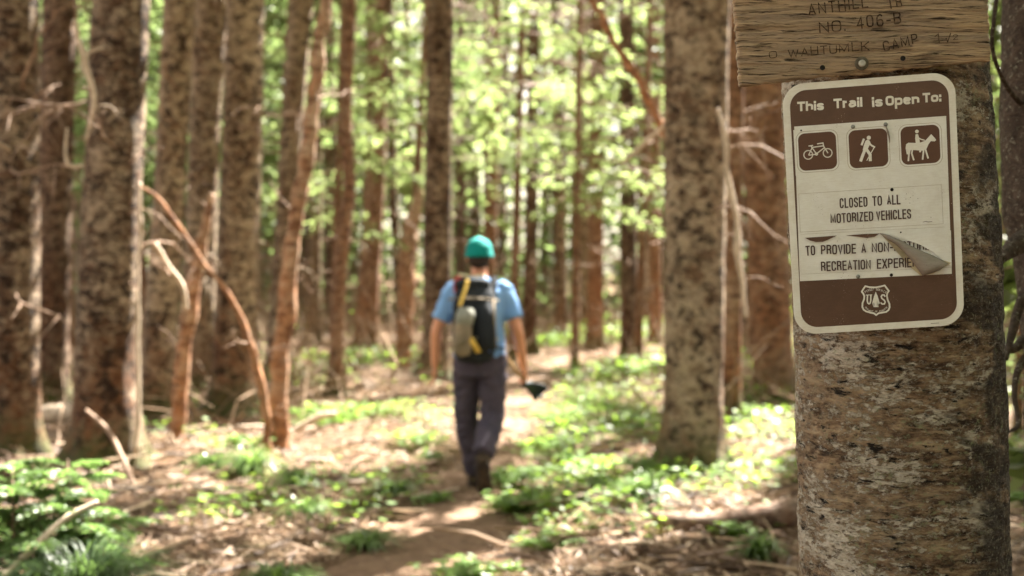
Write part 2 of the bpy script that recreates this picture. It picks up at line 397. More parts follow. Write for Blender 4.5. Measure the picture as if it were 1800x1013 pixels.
tree('widest mottled grey trunk of the left group, with bark flaring into the ground', [(None, 190, 62), (650, 187, 54), (400, 196, 51), (200, 207, 49), (0, 215, 50)], 11.0, 'bark_silver', n=44, dz=.05, crown_z=4.6, nbr=13, rmax=1.9)
tree('pale barked trunk leaning a little, just behind the widest mottled trunk', [(None, 276, 32), (600, 280, 28), (300, 298, 27), (0, 316, 28)], 14.3, 'bark_pale', nbr=10)
tree('slim shaded trunk squeezed between two pale trunks left of the bent bare branch', [(None, 362, 27), (500, 352, 26), (200, 362, 27), (0, 374, 30)], 17.5, 'bark_pale', nbr=5)
tree('broad brown trunk with a spreading foot behind the long bent bare branch', [(None, 416, 46), (620, 413, 38), (400, 420, 35), (0, 432, 33)], 14.8, 'bark_pale', flare=.8, nbr=11)
tree('grey trunk in the middle distance right behind the orange leaning snag', [(None, 484, 20), (450, 500, 18), (200, 515, 19), (0, 530, 21)], 19, 'bark_pale', nbr=6)
tree('wavy thin brown trunk between the orange snag and the hiker', [(None, 588, 15), (600, 592, 12), (450, 600, 12), (330, 616, 11), (200, 608, 10), (0, 618, 9)], 17, 'bark_red', H=10, rmax=1.1, nbr=7)
tree('straight trunk turning orange towards its foot, left of the hiker', [(None, 643, 21), (500, 648, 19), (300, 660, 18), (100, 664, 19), (0, 664, 20)], 27, 'bark_red', H=17, rmax=2.2, nbr=5, leaf='leaf_far')
tree('sturdy dark trunk rising directly behind the hiker with moss at its foot', [(None, 762, 30), (600, 768, 24), (400, 769, 25), (250, 771, 23), (0, 776, 23)], 19.5, 'bark_silver', H=16, nbr=8, n=36)
tree('large pale mottled trunk with mossy foot standing between the trail and the signed tree', [(None, 1216, 52), (700, 1220, 51), (400, 1222, 53), (200, 1224, 55), (0, 1226, 59)], 10.8, 'bark_pale', n=44, dz=.05, crown_z=4.8, nbr=6, rmax=1.7)
tree('thin rusty trunk close behind the large pale mossy footed trunk', [(None, 1284, 17), (500, 1288, 16), (200, 1292, 15), (0, 1292, 15)], 13.8, 'bark_red', H=9, rmax=1.0, nbr=7)
tree('smooth reddish brown trunk seen just left of the metal trail sign', [(None, 1362, 34), (500, 1352, 36), (200, 1342, 38), (0, 1335, 38)], 16.6, 'bark_red', nbr=5, n=36)
tree('slender far trunk above the hiker cap', [(None, 858, 10), (300, 866, 11), (0, 872, 10)], 33, 'bark_red', H=16, leaf='leaf_far', rmax=2, crown_z=5, nbr=5)
tree('slim dark trunk right of the hiker where the trail bends away', [(None, 930, 13), (400, 934, 11), (100, 938, 10), (0, 938, 10)], 26, 'bark_dark', H=13, leaf='leaf_far', rmax=1.8, crown_z=4.6, nbr=6)
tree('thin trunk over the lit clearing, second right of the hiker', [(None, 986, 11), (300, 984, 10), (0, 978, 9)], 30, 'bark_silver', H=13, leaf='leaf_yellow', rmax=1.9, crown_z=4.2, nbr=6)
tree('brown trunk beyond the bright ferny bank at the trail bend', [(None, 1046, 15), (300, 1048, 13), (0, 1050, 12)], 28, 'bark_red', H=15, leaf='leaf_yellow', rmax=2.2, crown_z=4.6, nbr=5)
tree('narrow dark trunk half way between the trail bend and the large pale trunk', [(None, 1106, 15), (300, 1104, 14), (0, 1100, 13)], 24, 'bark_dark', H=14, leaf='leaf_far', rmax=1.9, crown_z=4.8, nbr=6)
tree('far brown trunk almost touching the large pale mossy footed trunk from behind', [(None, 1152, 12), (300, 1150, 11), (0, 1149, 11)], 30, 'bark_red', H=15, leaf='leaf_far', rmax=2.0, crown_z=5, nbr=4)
tree('slender trunk left of the hiker shoulder in front of orange stump', [(None, 708, 9), (560, 704, 8), (330, 690, 8), (0, 684, 8)], 25, 'bark_silver', H=12, leaf='leaf_far', rmax=1.6, crown_z=5, nbr=5)
tree('thin pale trunk between wavy brown trunk and orange footed trunk', [(None, 552, 11), (300, 556, 10), (0, 560, 10)], 29, 'bark_pale', H=15, leaf='leaf_far', rmax=2, crown_z=5, nbr=5)
# young hemlocks whose low boughs catch the sun
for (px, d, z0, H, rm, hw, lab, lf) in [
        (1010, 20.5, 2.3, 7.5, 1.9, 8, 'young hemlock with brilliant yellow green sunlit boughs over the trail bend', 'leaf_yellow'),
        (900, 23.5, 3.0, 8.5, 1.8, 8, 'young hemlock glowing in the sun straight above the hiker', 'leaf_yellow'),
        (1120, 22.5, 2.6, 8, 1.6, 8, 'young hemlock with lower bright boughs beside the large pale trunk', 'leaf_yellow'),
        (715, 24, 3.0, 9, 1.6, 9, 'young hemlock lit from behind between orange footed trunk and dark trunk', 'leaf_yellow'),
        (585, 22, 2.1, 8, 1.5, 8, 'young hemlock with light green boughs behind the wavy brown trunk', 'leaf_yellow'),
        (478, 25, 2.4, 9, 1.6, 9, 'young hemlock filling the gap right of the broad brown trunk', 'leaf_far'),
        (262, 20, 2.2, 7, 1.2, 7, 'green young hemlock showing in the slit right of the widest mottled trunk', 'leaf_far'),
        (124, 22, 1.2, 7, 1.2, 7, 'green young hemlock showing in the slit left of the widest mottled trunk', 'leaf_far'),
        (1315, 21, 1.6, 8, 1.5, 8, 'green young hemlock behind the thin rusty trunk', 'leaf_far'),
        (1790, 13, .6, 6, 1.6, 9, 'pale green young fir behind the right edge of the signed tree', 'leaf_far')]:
    tree(lab, [(None, px, hw), (0, px+rnd.uniform(-40, 40), hw*.6)], d, 'bark_red', H=H, crown_z=z0, rmax=rm, leaf=lf, name='young_hemlock', nbr=0, n=12, dz=.4, dens=9, per=70, ll=.11, lw=.05, flare=.1)
# the many slim trunks further back, which nothing tells apart
taken = [(o_[0], o_[1]) for o_ in TREES]
MARK = [(-60, 'the left edge'), (195, 'the widest trunk'), (415, 'the broad brown trunk'), (498, 'the orange snag'), (600, 'the wavy thin trunk'), (775, 'the dark trunk behind the hiker'),
        (850, 'the hiker'), (936, 'the slim dark trunk'), (1048, 'the trail bend trunk'), (1220, 'the mossy footed trunk'), (1352, 'the smooth reddish trunk'), (1480, 'the signed tree'), (1860, 'the right edge')]
ORD = ['first', 'second', 'third', 'fourth', 'fifth', 'sixth', 'seventh', 'eighth', 'ninth', 'tenth', 'eleventh', 'twelfth', 'thirteenth', 'fourteenth', 'fifteenth', 'sixteenth']
far = []; tries = 0
while len(far) < 78 and tries < 6000:
    tries += 1
    d = rnd.uniform(24, 58); x = rnd.uniform(-.375, .375)*d; px = CX+x/d*F
    if abs(x-float(trail_x(d))) < 1.2 and d < 33 or 1400 < px < 1755: continue
    if any((x-a)**2+(d-b)**2 < 1.3**2 for a, b in taken): continue
    taken.append((x, d)); far.append((px, d, rnd.uniform(.07, .19)/d*F, rnd.choice(['bark_red', 'bark_pale', 'bark_pale', 'bark_dark', 'bark_silver'])))
far.sort(); gapn = {}
for px, d, hw, bk in far:
    q = max(i for i in range(len(MARK)-1) if px >= MARK[i][0]); gapn[q] = gapn.get(q, 0)+1
    lab = f"{ {'bark_red': 'reddish', 'bark_pale': 'pale', 'bark_dark': 'dark', 'bark_silver': 'mottled'}[bk] } far conifer, {ORD[gapn[q]-1]} between {MARK[q][1]} and {MARK[q+1][1]}"
    tree(lab, [(None, px, hw), (0, px+rnd.uniform(-14, 14), hw*.9)], d, bk, H=rnd.uniform(11, 17), crown_z=rnd.uniform(2.6, 6.0), rmax=rnd.uniform(1.5, 2.4), leaf=rnd.choice(['leaf_far', 'leaf_yellow', 'leaf_far']),
         group='slim conifers deep in the forest', nbr=6, n=12, dz=.5, dens=6, per=45, ll=.22, lw=.12, flare=.2, brscale=1.1)
# unseen trees added past the right edge so their crowns shade the scene
for (x, d) in [(5.4, 12.6), (7.6, 16), (6.2, 20.5), (9.6, 12), (10.5, 19), (4.4, 8.6), (8, 25), (12, 26)]:
    px = CX+x/d*F
    tree('unseen fir added beyond the right edge to shade the scene', [(None, px, 40), (0, px, 38)], d, 'bark_silver', H=15, crown_z=4, rmax=2.6, group='unseen shade firs past the right edge', nbr=3, n=16, dz=.3, dens=9, per=60, ll=.17, lw=.085)

for (x, d) in [(2.6, 1.2), (-3.6, -4.5), (-5.2, -7.5), (.4, -10), (3.4, 4.6), (3.3, -2.2), (5.6, .8), (-6.5, -3), (-2.2, -7), (2.2, -8.5), (6.5, -6), (-8.5, 2.5)]:  # unseen firs added around the camera, lower crowns at right, to block ambient light
    px = CX+x/abs(d)*F
    e = empty('conifer_tree', (x, d, 0), 'unseen fir added behind or beside the camera to block ambient light', 'tree', 'unseen light blocking firs around the camera')
    z_ = np.array([-.2, 0, .3, 2, 5, 9, 14]); V, Q = tube(np.stack([z_*.01, z_*.005, z_], 1), [.3, .26, .21, .19, .16, .11, .04], 18, .08, int(x*7)); mesh_np('trunk', V, Q, M['bark_silver'], e)
    crown('crown', (lambda q: (x+q*.01, d+q*.005, q)), (.3 if 2 < x < 4 else 1.6) if x > 2 else 3.2, 14, 2.3, M['leaf_mid'], e, dens=8, per=45, ll=.2, lw=.11, seed=int(abs(x*31+d*7)), origin=(x, d, 0))
    TREES.append((x, d))

# orange broken trunk and leaning snags
def snag(name, cat, label, prof, d, mat, n=16, top_break=True, wob=.08, group=None):
    """dead leaning trunk or branch through photo points (px, py, half width), all at distance d (or per point)"""
    a = np.array([(*P(p[0], p[1], p[3] if len(p) > 3 else d), p[2]*(p[3] if len(p) > 3 else d)/F) for p in prof])
    m = max(14, len(a)*7); b = interp(a, m)
    b[:, 0] += .012*vn(b[:, 2]*5, 1, d, 2)
    b[:, :3] += (.5*b[:, 3].clip(.004, .03))[:, None]*np.stack([vn(b[:, 2]*9, 3, d, 4), vn(b[:, 2]*9, 5, d, 6), 0*b[:, 2]], 1)
    th_k = .82+.3*np.abs(vn(b[:, 2]*7, 9, d, 8))
    V, Q = tube(b[:, :3], np.maximum(b[:, 3]*th_k, .003), n, wob*1.6, int(d*10))
    o = mesh_np(name, V, Q, M[mat], origin=tuple(b[0, :3])); tag(o, label, cat, group)
    if name in ('leaning_snag', 'bent_branch', 'dead_branch', 'broken_stump') and abs(b[-1, 2]-b[0, 2]) > .5:
        for q_ in range(5 if name == 'leaning_snag' else 3):
            i_ = rnd.randrange(m//4, m-2); t_o = bpy.data.objects.new('side_twig', rnd.choice(BR)); C.objects.link(t_o); t_o.parent = o
            t_o.location = Vector(b[i_, :3])-Vector(b[0, :3]); t_o.rotation_euler = (rnd.uniform(-.6, .6), rnd.uniform(-.9, .2), rnd.uniform(0, 6.3)); s_ = rnd.uniform(.3, .7); t_o.scale = (s_, s_, s_)
    return o
def gpy(d): return HY+F*CH/d
snag('leaning_snag', 'dead tree', 'smooth orange leaning snag with twisted grey top left of the trail', [(493, gpy(11.8)+4, 20), (490, 700, 17), (500, 560, 17), (512, 420, 16), (532, 330, 15), (545, 235, 14), (556, 130, 12), (574, 0, 11), (600, -180, 9)], 11.8, 'snag', 20)
snag('leaning_snag', 'dead tree', 'short thin snag with peeling orange bark in front of the slim shaded trunk', [(308, gpy(12.4)+4, 16), (318, 680, 15), (330, 560, 15), (345, 470, 14), (362, 390, 10), (374, 340, 5)], 12.4, 'snag', 16)
snag('broken_stump', 'stump', 'tall broken orange stump left of the hiker', [(706, gpy(22)+4, 14), (712, 560, 15), (715, 450, 17), (726, 390, 14), (738, 335, 7)], 22, 'snag', 14)
snag('bent_branch', 'branch', 'long bare branch arching down from the widest mottled trunk to the orange snag foot', [(243, 325, 3), (282, 352, 4), (318, 405, 4.5), (352, 458, 5), (400, 520, 5), (435, 590, 6), (456, 665, 7), (468, 745, 8), (474, 795, 8)], 10.9, 'snag', 10)
snag('bent_branch', 'branch', 'shorter crooked branch below the long arching bare branch', [(270, 428, 4), (296, 470, 5), (318, 505, 5), (326, 545, 4)], 11.2, 'twig_pale', 8)
snag('dead_branch', 'branch', 'bleached branch hanging in front of the dark reddish trunk at upper left', [(128, 35, 4), (140, 75, 5), (152, 120, 5.5), (162, 158, 5), (160, 205, 4), (150, 250, 3)], 10.5, 'twig_pale', 8)
snag('dead_branch', 'branch', 'small hooked white twig at upper left beside the widest trunk', [(118, 225, 2.5), (114, 262, 3), (122, 290, 3.5), (146, 292, 3)], 10.4, 'twig_pale', 8)
snag('dead_branch', 'branch', 'thin pale strip added as the sunlit rim along the right side of the widest trunk', [(240, 800, 5), (243, 650, 4), (240, 500, 3.5), (246, 400, 4), (247, 320, 3)], 10.75, 'twig_pale', 8)  # pale strip added as the sunlit edge of the trunk
snag('dead_branch', 'branch', 'slanting reddish branch crossing the bright foliage towards the large pale trunk', [(1030, -30, 6), (1062, 40, 6), (1100, 105, 7), (1135, 165, 8), (1160, 215, 8.5), (1200, 300, 9)], 12.0, 'snag', 10)
snag('dead_branch', 'branch', 'short bare stick poking out left of the large pale trunk', [(1200, 190, 4), (1140, 245, 4), (1094, 288, 3)], 11.5, 'twig_pale', 8)
snag('dead_branch', 'branch', 'whitish splintered branch between the large pale trunk and the sign', [(1262, 190, 3), (1272, 240, 5), (1284, 330, 5), (1296, 420, 6), (1304, 500, 5), (1310, 560, 3)], 9.8, 'twig_pale', 8)
snag('fallen_stick', 'stick', 'curved pale stick poking up beside the foot of the orange snag', [(518, 758, 7), (545, 742, 7), (570, 730, 7), (590, 728, 5)], 13.2, 'twig_pale', 8)
snag('fallen_stick', 'stick', 'reddish stick slanting from the widest trunk foot down to the litter', [(152, 722, 3.5, 10.2), (186, 755, 4.5, 10), (212, 800, 5, 9.8), (234, 845, 6, 9.6), (262, 880, 6, 9.3)], 10, 'twig', 8)
snag('fallen_stick', 'stick', 'crooked stick lying on the litter at the end of the reddish slanting stick', [(234, 860, 5, 9.6), (300, 880, 5, 9.2), (345, 895, 6, 8.95), (366, 918, 7, 8.6)], 9, 'twig_pale', 8)
snag('fallen_stick', 'stick', 'light grey stick lying across the fir sapling at lower left', [(10, 1015, 7, 6.2), (60, 965, 7, 6.3), (112, 915, 6, 6.4), (175, 882, 4.5, 6.5)], 6.3, 'twig_pale', 8)
snag('fallen_log', 'log', 'pale broken log lying left of the widest trunk', [(58, 735, 17, 13.6), (100, 728, 19, 13.5), (138, 722, 18, 13.4)], 13.5, 'twig_pale', 14)
snag('fallen_log', 'log', 'weathered log lying in front of the signed tree at the right of the trail', [(1145, 905, 10, 8.0), (1175, 918, 20, 7.95), (1230, 922, 23, 7.9), (1320, 914, 26, 7.95), (1410, 898, 28, 8.0), (1520, 884, 28, 8.1)], 8.2, 'log', 16)
for j, (x, y, L, a, lab) in enumerate([
        (430, 880, 170, .1, 'long pale stick flat on the lit litter left of the trail'), (280, 905, 120, -.2, 'pale stick lying near the fir sapling tips'),
        (760, 868, 140, .8, 'thin stick on the trail just behind the hiker boots'),
        (1300, 835, 150, -.25, 'grey stick on the ground between the pale trunk and the log'), (980, 890, 110, 1.4, 'straw coloured twig lying by the leafy plants right of the trail'),
        (1590, 985, 500, .35, 'bare stick on the ground right of the signed tree'), (330, 820, 150, -.05, 'pale stick near the widest trunk foot')]):
    d = F*CH/(y-HY); L = L*d/F; p0 = np.array([(x-CX)*d/F, d, 0]); pts = []
    for s in np.linspace(-.5, .5, 8):
        q = p0+np.array([math.cos(a)*s*L, math.sin(a)*s*L*1.2, 0]); q[:2] += rnd.uniform(-.02, .02); q[2] = float(gz(q[0], q[1]))+.02+.02*rnd.random(); pts.append(q)
    V, Q = tube(interp(pts, 24), np.linspace(.016, .007, 24), 8, .15, j)
    tag(mesh_np('fallen_stick', V, Q, M['twig_pale'] if j % 2 == 0 else M['twig'], origin=tuple(pts[0])), lab, 'stick')

# ------------------------------------------------------------------ the signed tree (in focus)
n = N('fir_bark_close')
tc = n('TexCoord'); ob = tc.outputs['Object']
def mp(sc_, loc=(0, 0, 0)):
    m_ = n('Mapping'); m_.inputs['Scale'].default_value = sc_; m_.inputs['Location'].default_value = loc; n.l(ob, m_.inputs[0]); return m_.outputs[0]
big = n.noise(mp((5, 5, 9)), 1, 4, .6, .6)
mid = n.noise(mp((22, 22, 56)), 1, 8, .75, .2)
fine = n.noise(mp((90, 90, 190)), 1, 5, .75, .5)
lich = n.noise(mp((30, 30, 78), (3, 1, 2)), 1, 10, .8, .25)
band = n.noise(mp((6, 6, 52), (7, 2, 0)), 1, 5, .7, .3)
crk = n.noise(mp((20, 20, 62), (1, 9, 4)), 1, 8, .74, .4)
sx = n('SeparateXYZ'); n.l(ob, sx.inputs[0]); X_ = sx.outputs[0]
tone = n.math('ADD', n.math('MULTIPLY', mid, .6), n.math('MULTIPLY', band, .4))
c = n.ramp(tone, [(.41, (.032, .019, .012)), (.47, (.12, .074, .046)), (.52, (.25, .168, .105)), (.60, (.47, .355, .23))])
# tan crust on the open side, small pale lichen flecks gathered in the middle, right side darkened as painted shade
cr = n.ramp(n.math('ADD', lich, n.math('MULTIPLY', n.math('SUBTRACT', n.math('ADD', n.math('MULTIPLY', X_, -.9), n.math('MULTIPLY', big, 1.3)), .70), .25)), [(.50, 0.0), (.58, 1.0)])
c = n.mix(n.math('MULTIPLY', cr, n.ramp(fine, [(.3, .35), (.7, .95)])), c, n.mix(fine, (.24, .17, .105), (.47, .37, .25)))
lc = n.noise(mp((46, 46, 100), (4, 7, 2)), 1, 9, .82, .15); l2 = n.noise(mp((7, 7, 12), (2, 2, 9)), 1, 4, .6)
pm = n.ramp(n.math('ADD', lc, n.math('MULTIPLY', n.math('SUBTRACT', l2, .5), .55)), [(.515, 0.0), (.545, 1.0)])
c = n.mix(n.math('MULTIPLY', pm, n.ramp(fine, [(.3, .5), (.6, 1.0)])), c, n.mix(fine, (.42, .38, .31), (.78, .72, .62)))
side_shade = n.ramp(n.math('ADD', X_, n.math('MULTIPLY', n.math('SUBTRACT', big, .5), .6)), [(-.07, 0.0), (.05, 1.0)])  # dark right side: shade painted into the bark colour
c = n.mix(n.math('MULTIPLY', side_shade, n.ramp(mid, [(.40, .97), (.60, .78)])), c, (.020, .013, .009))
gl = n.noise(mp((60, 60, 70), (5, 5, 5)), 1, 6, .75)
gm = n.math('MULTIPLY', n.ramp(gl, [(.56, 0.0), (.62, .85)]), n.ramp(n.noise(mp((5, 5, 7), (9, 1, 1)), 1, 3, .6), [(.46, 0.0), (.60, .9)]))
c = n.mix(gm, c, (.27, .30, .17))
spk = n.ramp(n.noise(mp((150, 150, 170), (2, 8, 1)), 1, 3, .7), [(.58, 0.0), (.65, 1.0)])
c = n.mix(n.math('MULTIPLY', spk, n.math('MULTIPLY', side_shade, .8)), c, (.30, .28, .20))
ck = n.ramp(crk, [(.375, 0.0), (.415, 1.0)])
c = n.mix(ck, (.012, .008, .006), c)
h = n.math('ADD', n.math('ADD', n.math('MULTIPLY', mid, .9), n.math('MULTIPLY', fine, .45)), n.math('ADD', n.math('MULTIPLY', ck, .8), n.math('ADD', n.math('MULTIPLY', pm, .22), n.math('MULTIPLY', band, .8))))
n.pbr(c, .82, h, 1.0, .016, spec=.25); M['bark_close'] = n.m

def hero_trunk(name_e, label, prof, slope_y, y0, z0, n_, mat, H, bump, seed, zfine=2.6, crown_z=4.4, rmax=2.2, fine=.006):
    a = np.array([(CH+(HY-py)*yy/F, (px-CX)*yy/F, hw*yy/F, yy) for (py, px, hw) in prof for yy in [y0-slope_y*((CH+(HY-py)*y0/F)-z0)]])
    a = a[a[:, 0].argsort()]
    z = np.concatenate([np.arange(-.2, .8, .03), np.arange(.8, zfine, fine), np.arange(zfine, H, .25)])
    sl_ = (a[-1, 1]-a[0, 1])/(a[-1, 0]-a[0, 0])
    xx = np.where(z < a[0, 0], a[0, 1]+(z-a[0, 0])*sl_, np.where(z > a[-1, 0], a[-1, 1]+(z-a[-1, 0])*sl_, np.interp(z, a[:, 0], a[:, 1])))
    rr = np.interp(z, np.r_[a[:, 0], H], np.r_[a[:, 2], a[-1, 2]*.4]); rr = rr*(1+.45*np.exp(-np.maximum(z, 0)/.2))
    yy = y0-slope_y*(z-z0)
    org = np.array([np.interp(0, z, xx), np.interp(0, z, yy), 0])
    e = empty(name_e, tuple(org), label, 'tree')
    th = np.linspace(0, 2*np.pi, n_, endpoint=False); ct, st = np.cos(th)[None], np.sin(th)[None]; Z = z[:, None]
    nz = .45*vn(ct*1.6, st*1.6, Z*2.5, seed)+.25*vn(ct*5, st*5, Z*14, seed+1)+.22*vn(ct*11, st*11, Z*48, seed+2)+.13*vn(ct*24, st*24, Z*110, seed+3)
    cr = vn(ct*3.2+7, st*3.2, Z*34, seed+5); nz = nz-.9*np.clip(cr-.62, 0, 1)
    r2 = rr[:, None]*(1+bump*nz)
    V = np.stack([xx[:, None]+ct*r2, yy[:, None]+st*r2, Z+0*r2], -1).reshape(-1, 3)-org
    i = np.arange(len(z)-1)[:, None]*n_; j = np.arange(n_)[None]
    Q = np.stack([i+j, i+(j+1) % n_, i+n_+(j+1) % n_, i+n_+j], -1).reshape(-1, 4)
    mesh_np('trunk', V, Q, mat, e)
    ax = lambda q: (np.interp(q, z, xx), np.interp(q, z, yy), q)
    crown('crown', ax, crown_z, H, rmax, M['leaf_mid'], e, seed=seed+40, dens=9, per=60, ll=.15, lw=.075, origin=e.location)
    return e, ax, (lambda q: np.interp(q, z, rr))
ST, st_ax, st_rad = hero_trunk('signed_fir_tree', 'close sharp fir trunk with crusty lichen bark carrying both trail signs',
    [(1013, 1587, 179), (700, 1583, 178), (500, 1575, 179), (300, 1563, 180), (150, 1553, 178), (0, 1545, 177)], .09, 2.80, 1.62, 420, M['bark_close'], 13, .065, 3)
# neighbour trunk at the right edge
n = N('mossy_dark_bark'); v = n.coord((24, 24, 40)); a_ = n.noise(v, 1, 6, .75, .5); b_ = n.noise(n.coord((60, 60, 80)), 1, 5, .75); 
c = n.mix(n.ramp(a_, [(.35, 0.0), (.65, 1.0)]), (.028, .02, .015), (.10, .072, .055)); c = n.mix(n.ramp(b_, [(.56, 0.0), (.64, .8)]), c, (.26, .25, .19))
n.pbr(c, .9, n.math('ADD', a_, b_), .9, .012, spec=.2); M['bark_moss'] = n.m
NT, nt_ax, nt_rad = hero_trunk('dark_fir_tree', 'dark lichen speckled trunk with broken branch stubs at the right edge',
    [(1013, 1905, 96), (640, 1902, 96), (480, 1890, 98), (380, 1868, 100), (200, 1860, 99), (0, 1864, 98)], .0, 3.55, 1.6, 160, M['bark_moss'], 12, .07, 9, fine=.015, crown_z=4.2)
def nt_branch(pts, w0, w1, nm='branch'):
    b = interp([P(*p) for p in pts], 20); V, Q = tube(b, np.linspace(w0, w1, 20), 9, .2, 4); mesh_np(nm, V-np.array(NT.location), Q, M['bark_moss'], NT)
nt_branch([(1850, 400, 3.5), (1795, 425, 3.42), (1775, 440, 3.38), (1757, 458, 3.33)], .03, .012)
nt_branch([(1850, 470, 3.5), (1800, 520, 3.45), (1778, 590, 3.4), (1768, 632, 3.36)], .016, .006)
nt_branch([(1880, 560, 3.55), (1810, 590, 3.5), (1785, 612, 3.46), (1766, 616, 3.42)], .018, .006)
nt_branch([(1840, 600, 3.5), (1795, 640, 3.44), (1783, 690, 3.4), (1790, 745, 3.36), (1772, 760, 3.3)], .012, .003)
nt_branch([(1760, -60, 3.3), (1748, 30, 3.3), (1745, 90, 3.32), (1768, 150, 3.4), (1800, 190, 3.5)], .004, .006)

# ------------------------------------------------------------------ metal trail sign
WP, HP = .3045, .457
SPOS = np.array([.65368, 2.5702, 1.62101])
yaw, pit, rol = R(-4.78), R(7.2), R(-3.8)
SR = (Matrix.Rotation(yaw, 3, 'Z') @ Matrix.Rotation(pit, 3, 'X') @ Matrix.Rotation(rol, 3, 'Y'))
SM = SR.to_4x4(); SM.translation = Vector(SPOS)
def on_plane(M4, px, py):
    """photo pixel -> (u, v) on the plane of M4 (u right, v up)"""
    o = Vector((0, 0, CH)); dr = Vector(((px-CX)/F, 1, (HY-py)/F)); nn = M4.to_3x3() @ Vector((0, 1, 0))
    t_ = (M4.translation-o).dot(nn)/dr.dot(nn); q = M4.inverted() @ (o+dr*t_); return q.x, q.z
class Flat:
    """flat pieces lying on a board: local x right, z up, -y towards the viewer, each a hair prouder than the last"""
    def __init__(s, M4, parent, lift=.0004): s.M, s.p, s.h, s.cur = M4, parent, lift, None
    def uv(s, px, py): return on_plane(s.M, px, py)
    def begin(s, name, mat, parent=None): s.bm = bmesh.new(); s.name, s.mat, s.par = name, mat, parent or s.p; return s
    def poly(s, pts, px=False):
        if px: pts = [s.uv(*q) for q in pts]
        s.h += .00003
        vs = [s.bm.verts.new((u, -s.h, v)) for u, v in pts]
        f = s.bm.faces.new(vs); return s
    def stroke(s, pts, wd, px=False, closed=False):
        """wd in metres"""
        if px: pts = [s.uv(*q) for q in pts]
        k = len(pts); seg = [(pts[i_], pts[(i_+1) % k]) for i_ in range(k if closed else k-1)]
        for a, b in seg:
            a = Vector(a); b = Vector(b); d_ = (b-a)
            if d_.length < 1e-6: continue
            nn = Vector((-d_.y, d_.x)).normalized()*wd/2; e = d_.normalized()*wd*.25
            s.poly([tuple(a-e+nn), tuple(a-e-nn), tuple(b+e-nn), tuple(b+e+nn)])
        return s
    def disc(s, c, r, k=20, px=False):
        if px: c = s.uv(*c)
        return s.poly([(c[0]+r*math.cos(i_*2*math.pi/k), c[1]+r*math.sin(i_*2*math.pi/k)) for i_ in range(k)])
    def rrect(s, u0, u1, v0, v1, r, k=8):
        return s.poly(rr_pts(u0, u1, v0, v1, r, k))
    def ring(s, c, r, wd, k=24, px=False):
        if px: c = s.uv(*c)
        return s.stroke([(c[0]+r*math.cos(i_*2*math.pi/k), c[1]+r*math.sin(i_*2*math.pi/k)) for i_ in range(k)], wd, closed=True)
    def end(s, smooth=False):
        bmesh.ops.triangulate(s.bm, faces=s.bm.faces[:])
        me = bpy.data.meshes.new(s.name); s.bm.to_mesh(me); s.bm.free(); return link(s.name, me, s.mat, s.par)
    def text(s, name, body, p0, p1, caph, mat, bold=.0, parent=None, lift=None, fit=True):
        """photo pixels: baseline start p0, baseline end p1, height of the capitals"""
        cu = bpy.data.curves.new(name, 'FONT'); cu.body = body; cu.offset = bold; cu.resolution_u = 4
        ob_ = bpy.data.objects.new(name, cu); C.objects.link(ob_); bpy.context.view_layer.update()
        me = bpy.data.meshes.new_from_object(ob_.evaluated_get(bpy.context.evaluated_depsgraph_get())); bpy.data.objects.remove(ob_)
        co_ = np.zeros(len(me.vertices)*3); me.vertices.foreach_get('co', co_); co_ = co_.reshape(-1, 3)
        a = Vector(s.uv(*p0)); b = Vector(s.uv(*p1)); d_ = b-a; e = d_.normalized(); nn = Vector((-e.y, e.x))
        x = (co_[:, 0]-co_[:, 0].min())/(np.ptp(co_[:, 0])+1e-9)*d_.length
        hh = caph*SPOS[1]/F
        y = co_[:, 1]/.729*hh if any(ch.isalpha() or ch.isdigit() for ch in body) else co_[:, 1]/.729*hh
        s.h += .00004
        V = np.stack([a.x+e.x*x+nn.x*y, np.full(len(x), -s.h), a.y+e.y*x+nn.y*y], 1)
        me.vertices.foreach_set('co', V.astype(np.float32).ravel()); me.update(); me.materials.clear()
        return link(name, me, mat, parent or s.p)
GL = {}
def _g(ch, w_, *st): GL[ch] = (w_, st)
_O = [(0, .3), (0, .7), (.07, .9), (.26, .985), (.5, 1), (.74, .985), (.93, .9), (1, .7), (1, .3), (.93, .1), (.74, .015), (.5, 0), (.26, .015), (.07, .1)]
_S = [(1, .74), (.94, .92), (.72, .99), (.5, 1), (.26, .985), (.06, .9), (0, .76), (.06, .63), (.5, .515), (.94, .4), (1, .25), (.94, .09), (.74, .015), (.5, 0), (.26, .015), (.06, .1), (0, .28)]
def _x(st, k): return [(a, b*k) for a, b in st]
_g('A', .62, ('l', [(0, 0), (.5, 1), (1, 0)]), ('l', [(.2, .3), (.8, .3)])); _g('B', .6, ('l', [(0, 0), (0, 1), (.6, 1), (.93, .92), (1, .76), (.9, .6), (.6, .53), (0, .53)]), ('l', [(.6, .53), (.93, .44), (1, .27), (.93, .08), (.6, 0), (0, 0)]))
_g('C', .6, ('s', [(1, .7), (.93, .9), (.74, .985), (.5, 1), (.26, .985), (.07, .9), (0, .7), (0, .3), (.07, .1), (.26, .015), (.5, 0), (.74, .015), (.93, .1), (1, .3)]))
_g('D', .6, ('l', [(0, 0), (0, 1), (.5, 1), (.82, .95), (.97, .82), (1, .65), (1, .35), (.97, .18), (.82, .05), (.5, 0), (0, 0)])); _g('E', .52, ('l', [(1, 1), (0, 1), (0, 0), (1, 0)]), ('l', [(0, .53), (.92, .53)]))
_g('F', .5, ('l', [(1, 1), (0, 1), (0, 0)]), ('l', [(0, .5), (.9, .5)])); _g('G', .6, ('s', [(1, .72), (.9, .92), (.5, 1), (.07, .9), (0, .7), (0, .3), (.07, .1), (.5, 0), (.9, .08), (1, .3), (1, .45)]), ('l', [(1, .45), (.55, .45)]))
